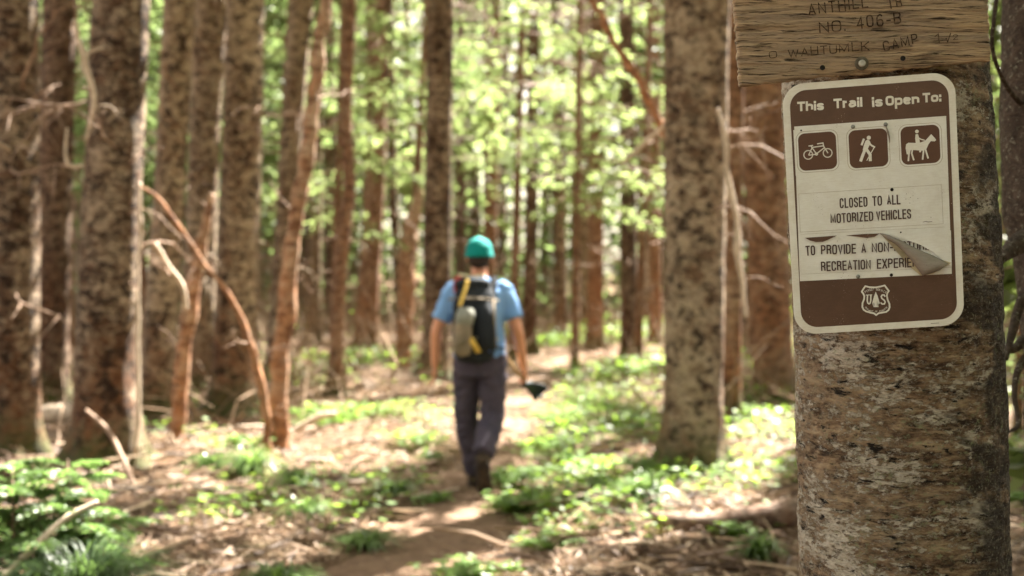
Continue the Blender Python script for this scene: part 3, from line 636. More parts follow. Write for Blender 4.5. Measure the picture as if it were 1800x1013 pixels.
_g('H', .6, ('l', [(0, 0), (0, 1)]), ('l', [(1, 0), (1, 1)]), ('l', [(0, .52), (1, .52)])); _g('I', .0, ('l', [(.5, 0), (.5, 1)])); _g('K', .6, ('l', [(0, 0), (0, 1)]), ('l', [(1, 1), (.05, .42)]), ('l', [(.3, .55), (1, 0)]))
_g('L', .5, ('l', [(0, 1), (0, 0), (1, 0)])); _g('M', .8, ('l', [(0, 0), (0, 1), (.5, .12), (1, 1), (1, 0)])); _g('N', .62, ('l', [(0, 0), (0, 1), (1, 0), (1, 1)])); _g('O', .6, ('c', _O)); _g('0', .56, ('c', _O))
_g('P', .58, ('l', [(0, 0), (0, 1), (.6, 1), (.93, .93), (1, .76), (.93, .57), (.6, .48), (0, .48)])); _g('R', .6, ('l', [(0, 0), (0, 1), (.6, 1), (.93, .93), (1, .77), (.93, .6), (.6, .52), (0, .52)]), ('l', [(.6, .52), (.92, .4), (1, 0)]))
_g('S', .58, ('s', _S)); _g('T', .56, ('l', [(0, 1), (1, 1)]), ('l', [(.5, 1), (.5, 0)])); _g('U', .6, ('s', [(0, 1), (0, .3), (.07, .1), (.3, .01), (.5, 0), (.7, .01), (.93, .1), (1, .3), (1, 1)])); _g('V', .62, ('l', [(0, 1), (.5, 0), (1, 1)])); _g('W', .9, ('l', [(0, 1), (.25, 0), (.5, .9), (.75, 0), (1, 1)]))
_g('X', .6, ('l', [(0, 0), (1, 1)]), ('l', [(0, 1), (1, 0)])); _g('Z', .54, ('l', [(0, 1), (1, 1), (0, 0), (1, 0)])); _g('-', .3, ('l', [(0, .42), (1, .42)])); _g('.', 0, ('l', [(.5, 0), (.5, .08)])); _g('4', .56, ('l', [(.75, 0), (.75, 1), (0, .3), (1, .3)]))
_g('6', .56, ('s', [(.95, .85), (.7, 1), (.4, .98), (.08, .8), (0, .5), (0, .25), (.12, .06), (.5, 0), (.88, .06), (1, .28), (.88, .5), (.5, .56), (.12, .48), (0, .3)])); _g('1', .2, ('l', [(0, .8), (1, 1), (1, 0)])); _g('2', .5, ('s', [(0, .75), (.2, .97), (.6, 1), (.95, .85), (.95, .65), (.5, .35), (0, 0)]), ('l', [(0, 0), (1, 0)])); _g('/', .5, ('l', [(0, 0), (1, 1)]))
_g('h', .52, ('l', [(0, 0), (0, 1)]), ('s', [(0, .42), (.12, .60), (.5, .67), (.9, .60), (1, .45), (1, .2), (1, 0)])); _g('n', .52, ('l', [(0, 0), (0, .67)]), ('s', [(0, .42), (.12, .60), (.5, .67), (.9, .60), (1, .45), (1, .2), (1, 0)])); _g('i', 0, ('l', [(.5, 0), (.5, .58)]), ('l', [(.5, .97), (.5, 1.0)]))
_g('l', 0, ('l', [(.5, 0), (.5, 1)])); _g('r', .28, ('l', [(0, 0), (0, .67)]), ('s', [(0, .45), (.25, .60), (1, .65)])); _g('s', .48, ('s', _x(_S, .67))); _g('o', .54, ('c', _x(_O, .67))); _g('p', .54, ('l', [(0, -.26), (0, .67)]), ('c', _x(_O, .67)))
_g('e', .54, ('s', [(0, .37), (.5, .37), (1, .37)]), ('s', [(1, .37), (.95, .58), (.75, .65), (.5, .67), (.22, .7), (.03, .55), (0, .37), (.03, .18), (.22, .03), (.5, 0), (.8, .03), (.97, .14)]))
_g('a', .5, ('s', [(.03, .56), (.2, .64), (.5, .67), (.85, .61), (.95, .46), (.95, .25), (.97, 0)]), ('s', [(.95, .45), (.5, .4), (.1, .33), (0, .18), (.12, .03), (.4, 0), (.75, .05), (.95, .22)])); _g(':', 0, ('l', [(.5, 0), (.5, .1)]), ('l', [(.5, .60), (.5, .67)]))
def write(s, name, body, p0, p1, caph, mat, sw, parent=None, gap=.9, px_m=SPOS[1]/F, jit=0.0):
    """lettering as ribbons: sw = stroke width as a share of the capital height"""
    a = Vector(s.uv(*p0)); b = Vector(s.uv(*p1)); D = (b-a).length; e = (b-a).normalized(); nn = Vector((-e.y, e.x)); hh = caph*px_m; t_ = sw*hh
    wsum = sum(GL[c_][0] if c_ != ' ' else .3 for c_ in body); fixed = sum(t_ for c_ in body if c_ != ' ')+(len(body)-1)*t_*gap
    k_ = max(.0003, D-fixed)/wsum if wsum > 0 else 0
    x = 0; s.begin(name, mat, parent); s.h += .0001; base_h = s.h; rj = random.Random(len(body)*7+int(caph*3))
    for c_ in body:
        if c_ == ' ': x += .3*k_+t_*gap; continue
        w_, sts = GL[c_]; W = w_*k_
        dy = rj.uniform(-1, 1)*jit*hh; lv = 0
        for kind, pts in sts:
            q = [(x+t_/2+px_*W, dy+t_/2+py_*(hh-t_) if py_ >= 0 else dy+py_*hh) for px_, py_ in pts]
            if kind == 'c': q2 = interp(q+[q[0], q[1]], len(q)*4+5); q = [tuple(v) for v in q2[:-4]]; closed = False
            elif kind == 's': q = [tuple(v) for v in interp(q, len(q)*3)]
            L_, Rr = [], []
            for i_, p_ in enumerate(q):
                p_ = Vector(p_); d0 = (p_-Vector(q[i_-1])).normalized() if i_ else None; d1 = (Vector(q[i_+1])-p_).normalized() if i_ < len(q)-1 else None
                if d0 is None: d0 = d1
                if d1 is None: d1 = d0
                m_ = (Vector((-d0.y, d0.x))+Vector((-d1.y, d1.x)));
                if m_.length < 1e-4: m_ = Vector((-d0.y, d0.x))
                m_.normalize(); cs = max(.45, m_.dot(Vector((-d0.y, d0.x)))); m_ *= t_/2/cs
                ext = (-d1*(t_/2) if i_ == 0 else d0*(t_/2) if i_ == len(q)-1 else Vector((0, 0))) if kind == 'l' and c_ not in 'ARNMVWXZKBDP' or (kind == 'l' and c_ in 'KX/') else Vector((0, 0))
                L_.append(p_+m_+ext); Rr.append(p_-m_+ext)
            h_ = base_h+.00002*lv; lv += 1
            conv = lambda v: s.bm.verts.new((a.x+e.x*v.x+nn.x*v.y, -h_, a.y+e.y*v.x+nn.y*v.y))
            vl = [conv(v) for v in L_]; vr = [conv(v) for v in Rr]
            for i_ in range(len(q)-1): s.bm.faces.new((vl[i_], vr[i_], vr[i_+1], vl[i_+1]))
        x += W+t_+t_*gap
    s.h = base_h+.0001
    return s.end()
def rr_pts(u0, u1, v0, v1, r, k=8):
    out = []
    for cx_, cy_, a0 in ((u1-r, v1-r, 0), (u0+r, v1-r, 90), (u0+r, v0+r, 180), (u1-r, v0+r, 270)):
        for i_ in range(k+1):
            a = R(a0+90*i_/k); out.append((cx_+r*math.cos(a), cy_+r*math.sin(a)))
    return out
def m_paint(name, col, dirt, amt=.25, rough=.45, speck=None, edge=None):
    n = N(name); v = n.coord((1, 1, 1)); a_ = n.noise(v, 14, 6, .7, .5); b_ = n.noise(n.coord((1, 1, 6)), 60, 5, .7)
    c = n.mix(n.math('MULTIPLY', n.ramp(n.math('ADD', n.math('MULTIPLY', a_, .6), n.math('MULTIPLY', b_, .4)), [(.42, 0.0), (.68, 1.0)]), amt), col, dirt)
    if speck:
        s1 = n.noise(v, 420, 3, .7); s2 = n.noise(v, 26, 4, .6)
        k_ = n.math('MULTIPLY', n.ramp(s1, [(.64, 0.0), (.68, 1.0)]), n.ramp(s2, [(.55, 0.0), (.62, 1.0)]))
        c = n.mix(k_, c, speck)
    n.pbr(c, rough, a_, .06, .002, spec=.45); return n.m
M['white'] = m_paint('sign_white_paint', (.73, .74, .70), (.47, .40, .30), .5, .42)
M['panel'] = m_paint('overlay_white', (.73, .75, .73), (.47, .44, .38), .5, .38, speck=(.24, .21, .18))
M['brown'] = m_paint('sign_brown_paint', (.080, .043, .028), (.16, .085, .055), .45, .42, speck=(.5, .43, .36))
M['sticker'] = m_paint('sticker_brown', (.088, .042, .027), (.14, .065, .035), .5, .4)
M['ink'] = m_paint('dark_ink', (.055, .03, .026), (.10, .06, .05), .4, .5)
M['line'] = m_plain('panel_seam', (.36, .33, .28), .6)
M['steel'] = m_plain('dull_screw', (.22, .23, .22), .45, .3, 200, .6)
M['hole'] = m_plain('hole_black', (.008, .007, .006), .9)
M['flap'] = m_paint('vinyl_back', (.26, .23, .20), (.13, .11, .09), .7, .6, speck=(.1, .08, .07))
M['glue'] = m_plain('glue_yellow', (.52, .45, .30), .6, .15, 120)

TS = empty('trail_sign', (0, 0, 0), 'brown and white metal sign open to bikes, hikers and horses', 'sign'); TS.matrix_world = SM
bm = bmesh.new(); fr = rr_pts(-WP/2, WP/2, -HP/2, HP/2, .040, 12)
vf = [bm.verts.new((u, 0, v)) for u, v in fr]; vb = [bm.verts.new((u, .0022, v)) for u, v in fr]
bm.faces.new(vf); bm.faces.new(vb[::-1])
for i_ in range(len(fr)): bm.faces.new((vf[i_], vb[i_], vb[(i_+1) % len(fr)], vf[(i_+1) % len(fr)]))
bmesh.ops.recalc_face_normals(bm, faces=bm.faces[:])
me = bpy.data.meshes.new('plate'); bm.to_mesh(me); bm.free()
pl = link('plate', me, M['white'], TS)
bv = pl.modifiers.new('b', 'BEVEL'); bv.width = .0006; bv.segments = 2; bv.limit_method = 'ANGLE'
FL = Flat(SM, TS, .0003)
FL.begin('brown_field', M['brown']).rrect(-WP/2+.0125, WP/2-.0125, -HP/2+.0125, HP/2-.0125, .030, 10).end()
hp = [write(FL, 'lettering', *a, M['white'], .235, gap=.30) for a in [
    ('This', (1401.6, 196), (1448.3, 193.6), 16.6), ('Trail', (1465.4, 191), (1516, 187.8), 16.8), ('is', (1533, 188.5), (1551.7, 187), 17.2),
    ('Open', (1556.8, 186.2), (1616, 182.3), 16.8), ('To:', (1621.8, 180.6), (1654.6, 178.6), 16.4)]]
FL.h = .0006
pan = FL.begin('white_overlay', M['panel']).poly([(1396, 222.7), (1663, 204), (1673, 481.5), (1406, 494.5)], True).end()
# pictograms
def picto(name, c, size, lab):
    o_ = Flat(SM, TS, .0009)
    u, v_ = o_.uv(*c); hs_ = size*SPOS[1]/F/2
    st = o_.begin('pictogram', M['panel']).poly([(u-hs_*1.22, v_-hs_*1.22), (u+hs_*1.22, v_-hs_*1.22), (u+hs_*1.22, v_+hs_*1.22), (u-hs_*1.22, v_+hs_*1.22)]).end()
    st['label'] = lab
    o_.begin('outline', M['line'], st).rrect(u-hs_*1.11, u+hs_*1.11, v_-hs_*1.11, v_+hs_*1.11, hs_*.42).end()
    o_.begin('white_ring', M['panel'], st).rrect(u-hs_*1.085, u+hs_*1.085, v_-hs_*1.085, v_+hs_*1.085, hs_*.40).end()
    o_.begin('brown_square', M['sticker'], st).rrect(u-hs_, u+hs_, v_-hs_, v_+hs_, hs_*.36).end()
    return o_, u, v_, hs_*2, st
def loc(u, v_, s_, cx_, cy_, div, pts, tilt=-.0):
    ct, s1 = math.cos(tilt), math.sin(tilt)
    out = []
    for x, y in pts:
        a, b = (x-cx_)/div*s_, -(y-cy_)/div*s_; out.append((u+a*ct-b*s1, v_+a*s1+b*ct))
    return out
o_, u, v_, s_, st = picto('bike', (1437, 266), 65.5, 'brown square with a white bicycle')
L = lambda pts: loc(u, v_, s_, 280, 302, 432, pts, -R(1)); k_ = s_/432
o_.begin('bicycle_mark', M['white'], st)
for c_ in ((172, 338), (393, 328)): o_.ring(L([c_])[0], 50*k_, 12*k_)
o_.ring(L([(265, 333)])[0], 13*k_, 10*k_)
for a in ([(265, 333), (205, 238)], [(180, 236), (226, 232)], [(216, 254), (346, 243)], [(268, 328), (352, 268)], [(342, 208), (350, 250), (395, 328)], [(278, 216), (344, 210)], [(178, 342), (262, 335)], [(176, 338), (218, 256)]):
    o_.stroke(L(a), 13*k_)
o_.end()
o_, u, v_, s_, st = picto('hiker', (1526.3, 261), 66.5, 'brown square with a white walking hiker')
L = lambda pts: loc(u, v_, s_, 878, 272, 445, pts, -R(1)); k_ = s_/445
o_.begin('hiker_mark', M['white'], st).disc(L([(886, 148)])[0], 24*k_)
o_.poly(L([(848, 182), (868, 170), (890, 178), (903, 200), (905, 225), (890, 240), (868, 282), (812, 292), (826, 235)]))
o_.stroke(L([(828, 162), (802, 226)]), 24*k_); o_.stroke(L([(890, 212), (915, 240), (950, 262)]), 20*k_)
o_.stroke(L([(842, 278), (812, 345), (786, 412)]), 34*k_); o_.stroke(L([(855, 280), (895, 345), (896, 414)]), 34*k_); o_.stroke(L([(946, 262), (856, 412)]), 10*k_)
o_.end()
o_, u, v_, s_, st = picto('horse', (1617.8, 254.7), 66.5, 'brown square with a white horse and rider')
L = lambda pts: loc(u, v_, s_, 1483, 230, 445, pts, -R(1)); k_ = s_/445
o_.begin('horse_mark', M['white'], st).disc(L([(1446, 73)])[0], 21*k_)
o_.poly(L([(1430, 106), (1458, 104), (1470, 150), (1478, 204), (1430, 208), (1424, 150)])); o_.stroke(L([(1456, 145), (1490, 166), (1530, 180)]), 13*k_)
o_.poly(L([(1312, 262), (1318, 215), (1345, 198), (1430, 206), (1480, 204), (1536, 186), (1588, 134), (1608, 112), (1622, 130), (1646, 158), (1664, 184), (1646, 200), (1602, 194), (1574, 230), (1548, 286), (1500, 300), (1400, 286), (1352, 284), (1346, 332), (1324, 334)]))
for a in ([(1362, 280), (1348, 330), (1340, 408)], [(1390, 280), (1380, 325), (1402, 402)], [(1518, 290), (1503, 400)], [(1538, 284), (1566, 390)]): o_.stroke(L(a), 19*k_)
o_.disc(L([(1477, 306)])[0], 12*k_); o_.end()
# seams, lettering of the overlays
FL.h = .0009
FL.begin('seam', M['line']).stroke([(1403.9, 341), (1654.7, 324.7), (1657.8, 393.5), (1406.6, 408.2)], .0006, True, True)
FL.stroke([(1407, 412), (1660, 399)], .0004, True); FL.stroke([(1409, 482), (1672, 470)], .0004, True); FL.end()
for wd_, a, b, hgt in [('CLOSED', (1476, 366.3), (1525, 363.4), 17.6), ('TO', (1533.5, 362.5), (1550.5, 361.4), 17.4), ('ALL', (1559, 360.6), (1582.6, 359.2), 17.2),
                       ('MOTORIZED', (1459.8, 393), (1535, 388.3), 17.0), ('VEHICLES', (1540, 387.8), (1601.4, 384.2), 17.0),
                       ('TO', (1416.4, 449.6), (1433, 448.4), 17.5), ('PROVIDE', (1443, 448.2), (1504.4, 445.6), 17.5), ('A', (1513.6, 445.2), (1522.4, 444.8), 17.5),
                       ('NON-MOTORIZE', (1532, 444.2), (1648, 438.6), 17.5), ('RECREATION', (1443, 477.2), (1530.4, 473), 17.5), ('EXPERIENCE', (1541, 472.5), (1632, 468.5), 17.5)]:
    write(FL, 'lettering', wd_, a, b, hgt, M['ink'], .135, gap=.62)
FL.h = .0028
# torn top edge and the residue where the sticker has pulled away
FL.begin('torn_gap', M['brown']).poly([(1414.5, 418), (1440, 416.3), (1471, 414), (1455, 421.5), (1446, 425), (1434, 425.3), (1424, 423)], True)
FL.poly([(1486, 413.8), (1520, 411.2), (1546, 410.3), (1537, 416), (1523, 418), (1508, 416)], True).end()
FL.begin('bare_overlay', M['panel']).poly([(1556, 411), (1600, 409), (1671, 405), (1672.3, 468), (1655, 456), (1640, 443), (1616, 430), (1590, 421)], True).end()
FL.begin('glue_residue', M['glue']).poly([(1548, 411), (1562, 415), (1592, 440), (1600, 470), (1618, 484.5), (1640, 481), (1672, 462), (1660, 458), (1630, 470), (1612, 450)], True).end()
# curled flap: the sticker's grey back standing off the sign
top = [(1545, 409.8), (1560, 413), (1579, 421), (1607, 435), (1646, 452), (1666, 463.5)]
bot = [(1546, 411), (1556, 418), (1570, 427), (1587, 441), (1603, 460), (1620, 484.5)]
bm = bmesh.new(); rows = []
tp, bt = interp([FL.uv(*q) for q in top], 14), interp([FL.uv(*q) for q in bot], 14)
for i_ in range(14):
    row = []
    for j_ in range(7):
        f_ = j_/6; p_ = tp[i_]*(1-f_)+bt[i_]*f_; e_ = i_/13
        row.append(bm.verts.new((p_[0], -(.0036+.010*e_*math.sin(math.pi*f_)**.8+.006*e_*e_*f_+.0008*math.sin(i_*1.7)*e_+.0022*float(vn(i_*.9, j_*.8, 0, 71))*e_), p_[1]+(.0011*float(vn(i_*1.9, 5, 0, 72)) if j_ in (0, 6) else 0))))
    rows.append(row)
for i_ in range(13):
    for j_ in range(6): bm.faces.new((rows[i_][j_], rows[i_+1][j_], rows[i_+1][j_+1], rows[i_][j_+1]))
tip = [bm.verts.new((*(lambda q: (q[0], -.0105, q[1]))(FL.uv(*q)),)) for q in [(1634, 480), (1650, 474)]]
bm.faces.new((rows[13][0], tip[1], tip[0], rows[13][6]))
me = bpy.data.meshes.new('curled_flap'); bm.to_mesh(me); bm.free()
for p_ in me.polygons: p_.use_smooth = True
fo = link('curled_flap', me, M['flap'], TS); so_ = fo.modifiers.new('s', 'SOLIDIFY'); so_.thickness = .0003
# screws and holes
def screw(name, px, py, r, mat, dome=True):
    u, v_ = FL.uv(px, py); s_ = r*SPOS[1]/F
    bm = bmesh.new(); bmesh.ops.create_uvsphere(bm, u_segments=14, v_segments=8, radius=s_)
    for vv in bm.verts: vv.co.z *= .45
    bmesh.ops.rotate(bm, verts=bm.verts[:], matrix=Matrix.Rotation(R(90), 3, 'X')); bmesh.ops.translate(bm, verts=bm.verts[:], vec=(u, -.0016, v_))
    me = bpy.data.meshes.new(name); bm.to_mesh(me); bm.free(); return link(name, me, mat, TS)
for a in ((1499, 223, 3.6), (1556.5, 219, 3.8), (1508, 486.2, 3.6)):
    s_o = screw('screw', *a, M['steel']); FL2 = Flat(SM, TS, .0028); FL2.begin('screw_slot', M['hole'], s_o).disc(FL2.uv(a[0], a[1]), a[2]*SPOS[1]/F*.45, 10).end()
FL.h = .0020
for a in ((1566.5, 483.4, 2.9), (1567.5, 333.5, 3.0), (1408, 229.5, 1.6), (1583, 408.5, 1.5), (1605, 415.5, 1.4)): FL.begin('bolt_hole', M['hole']).disc(FL.uv(a[0], a[1]), a[2]*SPOS[1]/F, 16).end()
FL.begin('scratch', M['ink']).stroke([(1622, 390.4), (1628, 389), (1630, 390.2), (1638, 389.4)], .0008, True)
for q in ((1593, 341), (1592, 350), (1600, 347), (1613, 349), (1599, 357), (1636, 382)): FL.disc(FL.uv(*q), .0007, 8)
FL.stroke([(1636, 568.5), (1650, 567.6)], .0008, True); FL.end()
V, Q = tube([(*(lambda q: (q[0], -.003, q[1]))(FL.uv(*p_)),) for p_ in [(1557, 222), (1560, 232), (1562.5, 241), (1563.5, 251)]], [.0005, .0017, .0014, .0004], 6)
mesh_np('lodged_needle', V, Q, M['flap'], TS)
# shield emblem
O7 = lambda x, y: (1480+x/14.47, 490+y/14.47)
FL.h = .0006; mm = 1/14.47*SPOS[1]/F
sh = FL.begin('shield_emblem', M['white']).stroke([O7(*q) for q in [(590, 190), (700, 218), (850, 222), (980, 200), (1085, 172), (1135, 240), (1190, 312), (1150, 370), (1140, 430), (1160, 540), (1205, 640), (1210, 730), (1180, 800), (1120, 845), (1000, 865), (925, 880), (868, 925), (812, 880), (730, 866), (610, 830), (550, 790), (515, 720), (520, 620), (560, 520), (565, 440), (540, 380), (500, 330), (545, 255)]], 42*mm, True, True)
sh.poly([O7(*q) for q in [(855, 325), (905, 440), (960, 628), (885, 612), (885, 690), (928, 722), (800, 722), (838, 690), (838, 612), (762, 628), (810, 450)]], True)
sh.stroke([O7(*q) for q in [(648, 415), (640, 560), (655, 620), (685, 640), (712, 620), (728, 560), (732, 415)]], 36*mm, True)
sh.stroke([O7(605, 415), O7(690, 412)], 20*mm, True); sh.stroke([O7(705, 412), O7(760, 410)], 20*mm, True)
sh.stroke([O7(*q) for q in [(1090, 450), (1065, 412), (1020, 412), (995, 450), (1010, 500), (1070, 545), (1095, 590), (1075, 640), (1020, 645), (985, 610)]], 36*mm, True)
sh = sh.end(); FL.h = .0011
for ch, x, y, a in [(c_, x_, y_, a_) for c_, x_, y_, a_ in zip('FORESTSERVICE', [592, 628, 670, 708, 745, 783, 858, 896, 935, 975, 1010, 1040, 1085], [365, 345, 325, 312, 303, 297, 296, 300, 308, 320, 332, 343, 362], [26, 24, 20, 15, 10, 6, -4, -8, -12, -16, -20, -22, -26])]:
    d_ = 30 if ch != 'I' else 8; dx_, dy_ = d_*math.cos(R(a)), d_*math.sin(R(a)); FL.text('emblem_letter', ch, O7(x, y), O7(x+dx_, y-dy_), 60/14.47, M['white'], .01, sh)
for ch, x0, x1, y0, y1 in [('DEPART', 575, 650, 730, 805), ('MENT', 668, 790, 830, 845), ('OF', 835, 895, 850, 850), ('AGRI', 940, 1060, 845, 822), ('CULTURE', 1065, 1155, 812, 730)]:
    FL.text('emblem_letter', ch, O7(x0, y0), O7(x1, y1), 42/14.47, M['white'], .01, sh)

# ------------------------------------------------------------------ wooden board
n = N('weathered_wood'); tc = n('TexCoord'); ob = tc.outputs['Object']
wv = n.noise(mp((5, 5, 9)), 1, 4, .6); md = n('Vector' + 'Math', operation='ADD')
cmb = n('CombineXYZ'); n.l(n.math('MULTIPLY', n.math('SUBTRACT', wv, .5), .022), cmb.inputs[2]); n.l(ob, md.inputs[0]); n.l(cmb.outputs[0], md.inputs[1])
def mpw(sc_, loc_=(0, 0, 0)):
    m_ = n('Mapping'); m_.inputs['Scale'].default_value = sc_; m_.inputs['Location'].default_value = loc_; n.l(md.outputs[0], m_.inputs[0]); return m_.outputs[0]
g1 = n.noise(mpw((6, 6, 200)), 1, 9, .82, .1); g2 = n.noise(mpw((16, 16, 620), (3, 3, 3)), 1, 5, .75); g3 = n.noise(mpw((4, 4, 30), (1, 2, 3)), 1, 4, .6, .5)
g4 = n.noise(mpw((13, 13, 300), (5, 3, 8)), 1, 7, .75, .15)
c = n.mix(n.ramp(g1, [(.35, 0.0), (.65, 1.0)]), (.085, .052, .03), (.60, .45, .29))
c = n.mix(n.ramp(g3, [(.42, 0.0), (.65, .75)]), c, n.mix(g2, (.075, .052, .042), (.43, .35, .27)))
c = n.mix(n.ramp(n.noise(mp((9, 9, 26)), 1, 4, .6), [(.52, 0.0), (.7, .4)]), c, (.42, .30, .17), )
ck = n.ramp(g4, [(.395, 0.0), (.44, 1.0)]); c = n.mix(ck, (.03, .019, .013), c)
WOODH = n.math('ADD', n.math('ADD', n.math('MULTIPLY', g1, .8), n.math('MULTIPLY', g2, .4)), n.math('MULTIPLY', ck, .8))
n.pbr(c, .8, WOODH, 1.0, .004, spec=.25); M['wood'] = n.m
n = N('carved_letter'); tc = n('TexCoord'); ob = tc.outputs['Object']
gr = n.noise(mp((14, 14, 420)), 1, 5, .7, .3); c = n.mix(n.ramp(gr, [(.45, 0.0), (.62, 1.0)]), (.022, .014, .01), (.17, .115, .075))
n.pbr(c, .9, gr, .6, .003, spec=.1); M['carve'] = n.m
BM = (Matrix.Rotation(R(-4.8), 4, 'Z') @ Matrix.Rotation(R(5.0), 4, 'X')); BM.translation = Vector(((1520-CX)/F*2.528, 2.528, CH+(HY-60)/F*2.528))
WB = empty('wooden_trail_board', (0, 0, 0), 'weathered wooden board with carved trail name bolted above the metal sign', 'sign'); WB.matrix_world = BM
uvb = lambda px, py: on_plane(BM, px, py)
c00, c10, c11, c01 = [np.array(uvb(*q)) for q in ((1301, 152), (1742, 106), (1734, -98), (1286, -55))]
nu, nv = 260, 120; th_ = .036
U, W_ = np.meshgrid(np.linspace(0, 1, nu), np.linspace(0, 1, nv))
pos = (c00*(1-U[..., None])+c10*U[..., None])*(1-W_[..., None])+(c01*(1-U[..., None])+c11*U[..., None])*W_[..., None]
edge = .0022*vn(U*28, W_*3, 0, 5)*np.clip(1-W_*9, 0, 1)+.0012*vn(U*90, W_*4, 0, 6)*np.clip(1-W_*9, 0, 1); pos[..., 1] += edge
pos[..., 0] += .0016*vn(W_*45, U*2, 0, 7)*np.clip(np.abs(U-.5)*2*8-7, 0, 1)
em = np.minimum(np.minimum(U, 1-U)*.44, np.minimum(W_, 1-W_)*.2); rnd_e = .004*np.exp(-em/.003)
bw = .0012*vn(pos[..., 0]*5, pos[..., 1]*150, 2, 31)+.0008*vn(pos[..., 0]*9, pos[..., 1]*400, 3, 32)
crk_ = np.clip(vn(pos[..., 0]*4, pos[..., 1]*95, 5, 33)-.5, 0, 1)*.006
yf = rnd_e-bw*.6+crk_
Vf = np.stack([pos[..., 0], yf, pos[..., 1]], -1).reshape(-1, 3); Vb = np.stack([pos[..., 0], np.full_like(yf, th_), pos[..., 1]], -1).reshape(-1, 3)
i = np.arange(nv-1)[:, None]*nu+np.arange(nu-1)[None]; Qf = np.stack([i, i+1, i+nu+1, i+nu], -1).reshape(-1, 4); NB = nu*nv
per_ = np.r_[np.arange(nu), (np.arange(1, nv)*nu+nu-1), (nv-1)*nu+np.arange(nu-2, -1, -1), np.arange(nv-2, 0, -1)*nu]
nx_ = np.roll(per_, -1); Qs = np.stack([per_, per_+NB, nx_+NB, nx_], 1)
mesh_np('board', np.vstack([Vf, Vb]), np.vstack([Qf, Qf[:, ::-1]+NB, Qs]), M['wood'], WB)
FB = Flat(BM, WB, .0034)
for a in [('ANTHILL', (1421, 28), (1526, 14), 20), ('TR', (1561, 17), (1586, 12), 19), ('NO.', (1440, 60), (1486, 55), 20), ('406-B', (1506, 52), (1584, 42), 21),
          ('O', (1352, 103), (1366, 101), 12), ('WAHTUM', (1385, 102), (1492, 92), 15), ('LK', (1497, 92), (1528, 89), 16), ('CAMP', (1553, 91), (1614, 78), 18), ('1', (1643, 78), (1651, 77), 17), ('1', (1661, 77), (1665, 76), 9), ('/', (1664, 74), (1673, 72), 14), ('2', (1674, 71), (1683, 70), 9)]:
    write(FB, 'carved_letters', *a, M['carve'], .115, gap=2.0, jit=.05)
def bolt(px, py, r):
    u, v_ = uvb(px, py); s_ = r*2.53/F
    w_, q_ = tube([(u, -.0030, v_), (u, -.0045, v_), (u, -.0052, v_)], [s_, s_, s_*.8], 24); o1 = mesh_np('washer', w_, q_, M['rust'], WB, smooth=False)
    w_, q_ = tube([(u, -.0052, v_), (u, -.0105, v_), (u, -.012, v_)], [s_*.52, s_*.52, s_*.36], 12); mesh_np('bolt_head', w_, q_, M['galv'], o1, smooth=False)
M['rust'] = m_plain('rusty_washer', (.10, .085, .06), .6, .4, 150, .4); M['galv'] = m_plain('galvanised_bolt', (.42, .42, .38), .5, .25, 150, .5)
bolt(1514, 112, 12)
for q in ((1445, 119.5), (1586, 103.2)): FB.begin('bolt_hole', M['hole']).disc(FB.uv(*q), 4.6*2.53/F, 18).end()

# ------------------------------------------------------------------ hiker walking away
HX, HYD = (843-CX)/255.0, 9.8
HZ = float(gz(HX, HYD))+.015
def lp(px, py, y=0.0): return (((px-843)/255), y, CH+(HY-py)/255)     # photo pixel -> hiker's own metres, feet at 0
def fuse(name, parts, vox, mat, parent, smooth=2, wr=0.0):
    """one continuous surface from overlapping lofts"""
    V, Q = join(parts); o = mesh_np(name, V, Q, None)
    bpy.context.view_layer.objects.active = o
    m_ = o.modifiers.new('r', 'REMESH'); m_.mode = 'VOXEL'; m_.voxel_size = vox; m_.use_smooth_shade = True
    s_ = o.modifiers.new('s', 'SMOOTH'); s_.iterations = smooth; s_.factor = .6
    bpy.context.view_layer.update()
    me = bpy.data.meshes.new_from_object(o.evaluated_get(bpy.context.evaluated_depsgraph_get())); bpy.data.objects.remove(o)
    me.polygons.foreach_set('use_smooth', np.ones(len(me.polygons), bool)); me.name = name
    if wr:
        k_ = len(me.vertices); c_ = np.zeros(k_*3); me.vertices.foreach_get('co', c_); c_ = c_.reshape(-1, 3); nn = np.zeros(k_*3); me.vertices.foreach_get('normal', nn); nn = nn.reshape(-1, 3)
        f_ = vn(c_[:, 0]*11+c_[:, 2]*6, c_[:, 1]*11, c_[:, 2]*17-c_[:, 0]*8, 61); f2 = vn(c_[:, 0]*26, c_[:, 1]*26, c_[:, 2]*34, 62)
        c_ = c_+nn*(wr*((1-np.abs(f_)*2)+.35*f2))[:, None]; me.vertices.foreach_set('co', c_.ravel()); me.update()
    me.materials.clear(); return link(name, me, mat, parent)
def tb(pts, r, n=16, m=None, ref=None):
    a = np.array([(*p, *(q if isinstance(q, tuple) else (q, q))) for p, q in zip(pts, r)]); b = interp(a, m or len(a)*5)
    return tube(b[:, :3], b[:, 3:], n, ref=ref)
def ball(c, r, n=14):
    a = np.linspace(-1, 1, 11); rr = np.sqrt(np.maximum(1-a*a, .003)); c = np.array(c, float); r = np.broadcast_to(np.array(r, float), (3,))
    return tube(np.array([c+np.array([0, 0, q*r[2]]) for q in a]), np.stack([rr*r[0], rr*r[1]], 1), n, ref=(1, 0, 0))
n = N('skin'); f_ = n.noise(n.coord((1, 1, 1)), 40, 4); n.pbr(n.mix(f_, (.56, .25, .14), (.68, .33, .20)), .5, f_, .1, .001, spec=.4); M['skin'] = n.m
